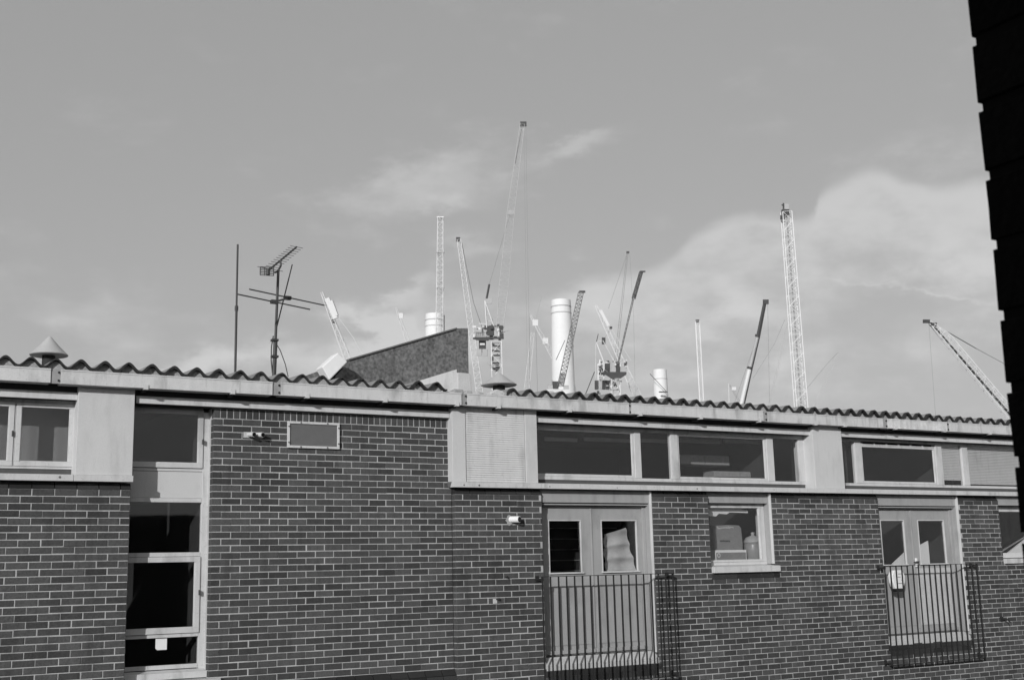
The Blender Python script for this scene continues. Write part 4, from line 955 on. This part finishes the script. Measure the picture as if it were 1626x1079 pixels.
lat(Q(970, 640, D), Q(996.5, 401, D), 4*ppm(D), 2*ppm(D), .05, 30, lr=.02).build('boom', CABLE, c_); MB().obox(Q(997, 400.5, D), cr*.5, cu*.35, fw*.4).build('boom_head', CRD, c_)
rope([Q(996, 402, D), Q(983, 440, D), Q(966, 490, D)], .06).build('pendant_rope', CABLE, c_); rope([Q(1000, 404, D), Q(1006, 500, D), Q(1009, 640, D)], .04).build('hoist_rope', CABLE, c_)
mast_to_ground(c_, 970, 645, D, 1.5)
def clutter(o, x0, x1, y0, y1, D, n, sd):
    rr = random.Random(sd); m = MB(); m2 = MB(); m3 = MB()
    for i in range(n):
        q = Q(rr.uniform(x0, x1), rr.uniform(y0, y1), D)+fw*rr.uniform(-1.4, 1.0)
        (m if i % 3 else m2).obox(q, cr*rr.uniform(.08, .38), cu*rr.uniform(.08, .5), fw*rr.uniform(.1, .4))
        if i % 2: m3.tube(q, q+cr*rr.uniform(-1.6, 1.6)+cu*rr.uniform(-.8, 1.6), .05, n=4)
    m.build('deck_gear', CRD, o, kind='stuff'); m2.build('pale_gear', CRW, o, kind='stuff'); m3.build('handrails', CRG, o, kind='stuff')
clutter(CR5, 752, 800, 517, 538, 250, 34, 3); clutter(CR5, 781, 797, 545, 598, 250, 16, 5); clutter(CR8, 948, 996, 570, 602, 320, 44, 7); clutter(CR8, 945, 985, 602, 628, 320, 26, 9)
# 9 thin upright tower
D = 420; u_ = ppm(D); c_ = crane(1107, 640, D, 'thin upright pale lattice tower right of the short chimney')
q0 = Q(1107.5, 510, D); lat((q0.x, q0.y, 0), q0, 6*u_, 6*u_, .13, 60).build('mast', CRW, c_); MB().obox(Q(1107.5, 509.5, D), cr*.6, cu*.5, fw*.5).build('mast_head', CRD, c_)
# 10 telescopic boom
D = 240; u_ = ppm(D); c_ = thing('mobile_crane', (Q(1180, 640, D).x, Q(1180, 640, D).y, 0), 'thick telescopic boom with dark upper sections leaning right', 'crane')
e0, e1, e2, e3 = Q(1177, 642, D), Q(1190.5, 584, D), Q(1203, 533, D), Q(1214, 480, D)
gp_ = Vector((e0.x-8, e0.y, 0)); MB().tube(gp_, e0, .55, .48, n=10).build('boom_foot', CRW, c_)
MB().tube(e0, e1, .42, n=10).build('boom_section', CRW, c_); MB().tube(e1, e2, .34, n=10).build('boom_section', CRG, c_); MB().tube(e2, e3, .27, n=10).build('boom_section', CRD, c_)
for q in (e1, e2): MB().tube(q-(e1-e0).normalized()*.2, q+(e1-e0).normalized()*.25, .52, n=10).build('collar', CRD, c_)
MB().obox(Q(1216, 479, D), cr*.5, cu*.45, fw*.4).build('boom_head', CRD, c_)
MB().path([e0+cr*.6, e1+cr*.5, e2+cr*.42, e3+cr*.3], .13, 5).build('dark_side_tube', CRD, c_)  # dark tube along the right side of the boom
rope([Q(1202, 535, D), Q(1190, 570, D), Q(1166, 640, D)], .035).build('guy_rope', CABLE, c_); rope([Q(1219, 482, D), Q(1222, 640, D)], .03).build('hoist_rope', CABLE, c_)
# 11 tall tower
D = 235; u_ = ppm(D); c_ = crane(1272, 640, D, 'tall bright white lattice tower with machinery at its head')
q0, q1 = Q(1248.5, 336, D), Q(1272.5, 650, D)
lat(q1, q0, 17.5*u_, 14.5*u_, .15, 27, lr=.085).build('mast', CRW, c_); g0 = Vector((q1.x+2, q1.y, 0)); lat(g0, q1, 2.2, 2.1, .15, 12).build('mast', CRW, c_)
MB().tube(q1, q0, .16, n=5).build('ladder_core', CRG, c_)
MB().obox(Q(1247, 337, D), cr*.65, cu*.55, fw*.6).build('top_machinery', CRD, c_, bevel=.05); MB().obox(Q(1244, 329, D), cr*.12, cu*.8, fw*.12).obox(Q(1243, 325.5, D), cr*.2, cu*.12, fw*.2).build('top_pin', CRD, c_); MB().obox(Q(1242.5, 345, D), cr*.35, cu*.4, fw*.4).build('sheave', CRD, c_)
MB().obox(Q(1249, 331, D), cr*.4, cu*.9, fw*.1).build('grille', CRG, c_)
# 12 faint ropes and booms right of the tower
D = 400; c_ = crane(1228, 640, D, 'faint thin boom and ropes left of the bright tower')
lat(Q(1222, 640, D), Q(1251, 510, D), 3.5*ppm(D), 1.5*ppm(D), .06, 24, lr=.04).build('boom', CRG, c_); rope([Q(1246, 508, D), Q(1230, 545, D), Q(1196, 600, D)], .06).build('pendant_rope', CABLE, c_); mast_to_ground(c_, 1222, 644, D, 1.5)
D = 400; c_ = crane(1290, 650, D, 'faint grey boom with ropes right of the bright tower')
lat(Q(1290, 652, D), Q(1331, 560, D), 3*ppm(D), 2*ppm(D), .05, 18, lr=.03).build('boom', CRG, c_); rope([Q(1330, 560, D), Q(1313, 578, D), Q(1278, 620, D)], .07).build('pendant_rope', CABLE, c_); mast_to_ground(c_, 1290, 656, D, 1.5)
D = 380; c_ = crane(1160, 640, D, 'stubby faint crane head just above the corrugated roof')
lat(Q(1176, 640, D), Q(1158, 610, D), 3*ppm(D), 1.5*ppm(D), .10, 8).build('boom', CRG, c_); MB().obox(Q(1165, 616.5, D), cr*.7, cu*.5, fw*.4).build('boom_panel', CRW, c_); rope([Q(1157, 609, D), Q(1158, 645, D)], .10).build('stay', CRW, c_); rope([Q(1163, 612, D), Q(1180, 640, D)], .08).build('stay', CRG, c_); mast_to_ground(c_, 1176, 644, D, 1.5)
# 13 right-hand luffing boom
D = 185; u_ = ppm(D); c_ = crane(1620, 680, D, 'white luffing boom slanting down behind the dark brick edge')
a, b = Q(1640, 700, D), Q(1476, 511, D); b2 = Q(1490, 519, D)
lat(a, Q(1502, 535, D), 15*u_, 13*u_, .085, 26, lr=.045).build('boom', CRW, c_); lat(Q(1502, 535, D), b, 13*u_, 4*u_, .085, 4, lr=.05).build('boom', CRW, c_)
sd_ = (b-a).normalized().cross(fw).normalized(); m = MB(); n = 34
for i in range(n): 
    f = (i+.2)/n; m.obox(a.lerp(b, f)+sd_*u_*-0.5, (b-a).normalized()*.42, sd_*.09, fw*.3)
m.build('walkway', CRD, c_)
for x, y in ((1471, 510), (1482, 515)): MB().obox(Q(x, y, D), cr*.45, cu*.28, fw*.3).build('sheave', CRD, c_)
rope([Q(1505, 527, D), Q(1550, 553, D)], .07).build('pendant_rope', CRD, c_); rope([Q(1550, 553, D), Q(1650, 607, D)], .035).build('pendant_rope', CRD, c_); rope([Q(1475, 515, D), Q(1487, 680, D)], .02).build('hoist_rope', CABLE, c_)
mast_to_ground(c_, 1642, 704, D, 1.8)
# chimneys
def chimney(x, ytop, wtop, D, lb, rings=((.045), (.09))):
    q = Q(x, ytop, D); r = wtop/2*D/FPX; o = thing('power_station_chimney', (q.x, q.y, 0), lb, 'chimney', 'white power station chimneys')
    H = q.z; b = 52.; k = 40
    vs = [(r*(1.0+.32*((H-z)/b)), z) for z in (H-b, H-b*.75, H-b*.5, H-b*.25, H-b*.1, H)]
    MB().lathe((q.x, q.y, 0), vs+[(r*.9, H), (r*.88, H-2)], k).build('shaft', CHIM, o)
    for f in rings: z = H-b*f; MB().lathe((q.x, q.y, z), [(r*1.05, -.18), (r*1.06, .0), (r*1.05, .18)], k).build('steel_band', CRG, o)
    MB().box(q.x-r*2, q.x+r*2, q.y-r*2, q.y+r*2, 0, H-b).build('brick_tower', mat('power_station_brick', .12, .9, .2, .3), o)
    return o, q, r
o, q, r = chimney(890.5, 477, 31, 425, 'tall white chimney crossed by a dark boom')
MB().obox(Q(886, 575, 420), cr*1.7, cu*.18, fw*.8).build('hanging_platform', CRD, o); MB().obox(Q(883.5, 570, 420), cr*.4, cu*.5, fw*.4).build('platform_winch', CRD, o)
o, q, r = chimney(690, 499, 29.5, 455, 'white chimney half hidden by the dark upstand')
MB().obox(Q(704.5, 512, 452), cr*.35, cu*2.8, fw*.4).build('climbing_mast', CRD, o)
o, q, r = chimney(1047.5, 587, 21.5, 590, 'short distant white chimney just clearing the roof', (.09, .22))
rope([Q(1032, 593, 580), Q(1058, 621, 580)], .16).build('stay', CRD, o); MB().obox(Q(1053, 622, 580), cr*2, cu*.3, fw*.5).build('hanging_platform', CRD, o)
# ------------------------------------------------------------------ the room the picture looks out from: brick reveal at the right
e = Q(1577.5, 420, 1); dd = e-CAM; k_ = .80/dd.y; XE = CAM.x+dd.x*k_; YE = CAM.y+.80
nb = thing('near_brick_wall', (XE, YE, 0), 'black shaded brick edge of the near wall with recessed joints', 'wall')
Zc = CAM.z
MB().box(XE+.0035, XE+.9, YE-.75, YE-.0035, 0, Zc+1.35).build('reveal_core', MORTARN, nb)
phase = PZ(1, 1, YE) if 0 else None
zref = CAM.z + (H_/2-150+0)/1. * 0
# course lines from the joint seen at y=153 on the edge
jz = CAM.z + (ray(1551, 153)*k_).z
n0 = int((jz)/.075); z = jz-n0*.075
i = 0
while z < Zc+1.3:
    off = .11 if i % 2 else .0
    near = abs(z-(Zc+.25)) < .95
    for j, (ya0, yb0) in enumerate(((YE-.215-off*.0, YE),) if not i % 2 else ((YE-.1025, YE), (YE-.3275, YE-.1125))):
        v, f = brick_mesh(yb0-ya0, .064, .10, .0012, .0006)
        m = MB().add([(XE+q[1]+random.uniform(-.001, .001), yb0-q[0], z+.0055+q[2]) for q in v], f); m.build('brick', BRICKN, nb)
    z += .075; i += 1
MB().box(XE-3.0, XE+.9, YE-4.4, YE-4.2, 0, Zc+1.5).build('back_wall', BRICKN, nb)  # unseen room shell, added to keep the sun off the reveal
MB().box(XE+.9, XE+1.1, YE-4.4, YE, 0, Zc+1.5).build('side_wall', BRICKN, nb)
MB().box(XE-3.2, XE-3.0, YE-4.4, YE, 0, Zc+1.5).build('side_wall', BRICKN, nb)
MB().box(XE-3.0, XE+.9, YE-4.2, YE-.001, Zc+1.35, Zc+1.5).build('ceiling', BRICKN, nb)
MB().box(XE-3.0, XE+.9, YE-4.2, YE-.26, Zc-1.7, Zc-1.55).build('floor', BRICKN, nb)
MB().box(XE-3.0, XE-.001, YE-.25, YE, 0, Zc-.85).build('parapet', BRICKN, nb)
MB().box(XE-9, XE-3.2, YE-4, YE-.002, 0, Zc+1.4).build('flank_block', BRICKN, nb)  # unseen frontage, extended so the windows opposite reflect dark
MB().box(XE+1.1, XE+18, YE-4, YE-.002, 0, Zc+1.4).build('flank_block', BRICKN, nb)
print('objects', len(bpy.data.objects), 'bricks', len(bricks))

# ------------------------------------------------------------------ air
hz_ = MB().box(-4010, 4010, -4010, 4010, -1, 175).build('haze', None); hz_['kind'] = 'stuff'
hm = bpy.data.materials.new('thin_haze'); hm.use_nodes = True; t = hm.node_tree; t.nodes.remove(t.nodes['Principled BSDF'])
pv = t.nodes.new('ShaderNodeVolumePrincipled'); pv.inputs['Color'].default_value = (.92, .92, .92, 1); pv.inputs['Density'].default_value = .00024; pv.inputs['Anisotropy'].default_value = 0
t.links.new(pv.outputs[0], t.nodes['Material Output'].inputs['Volume']); hz_.data.materials.append(hm)
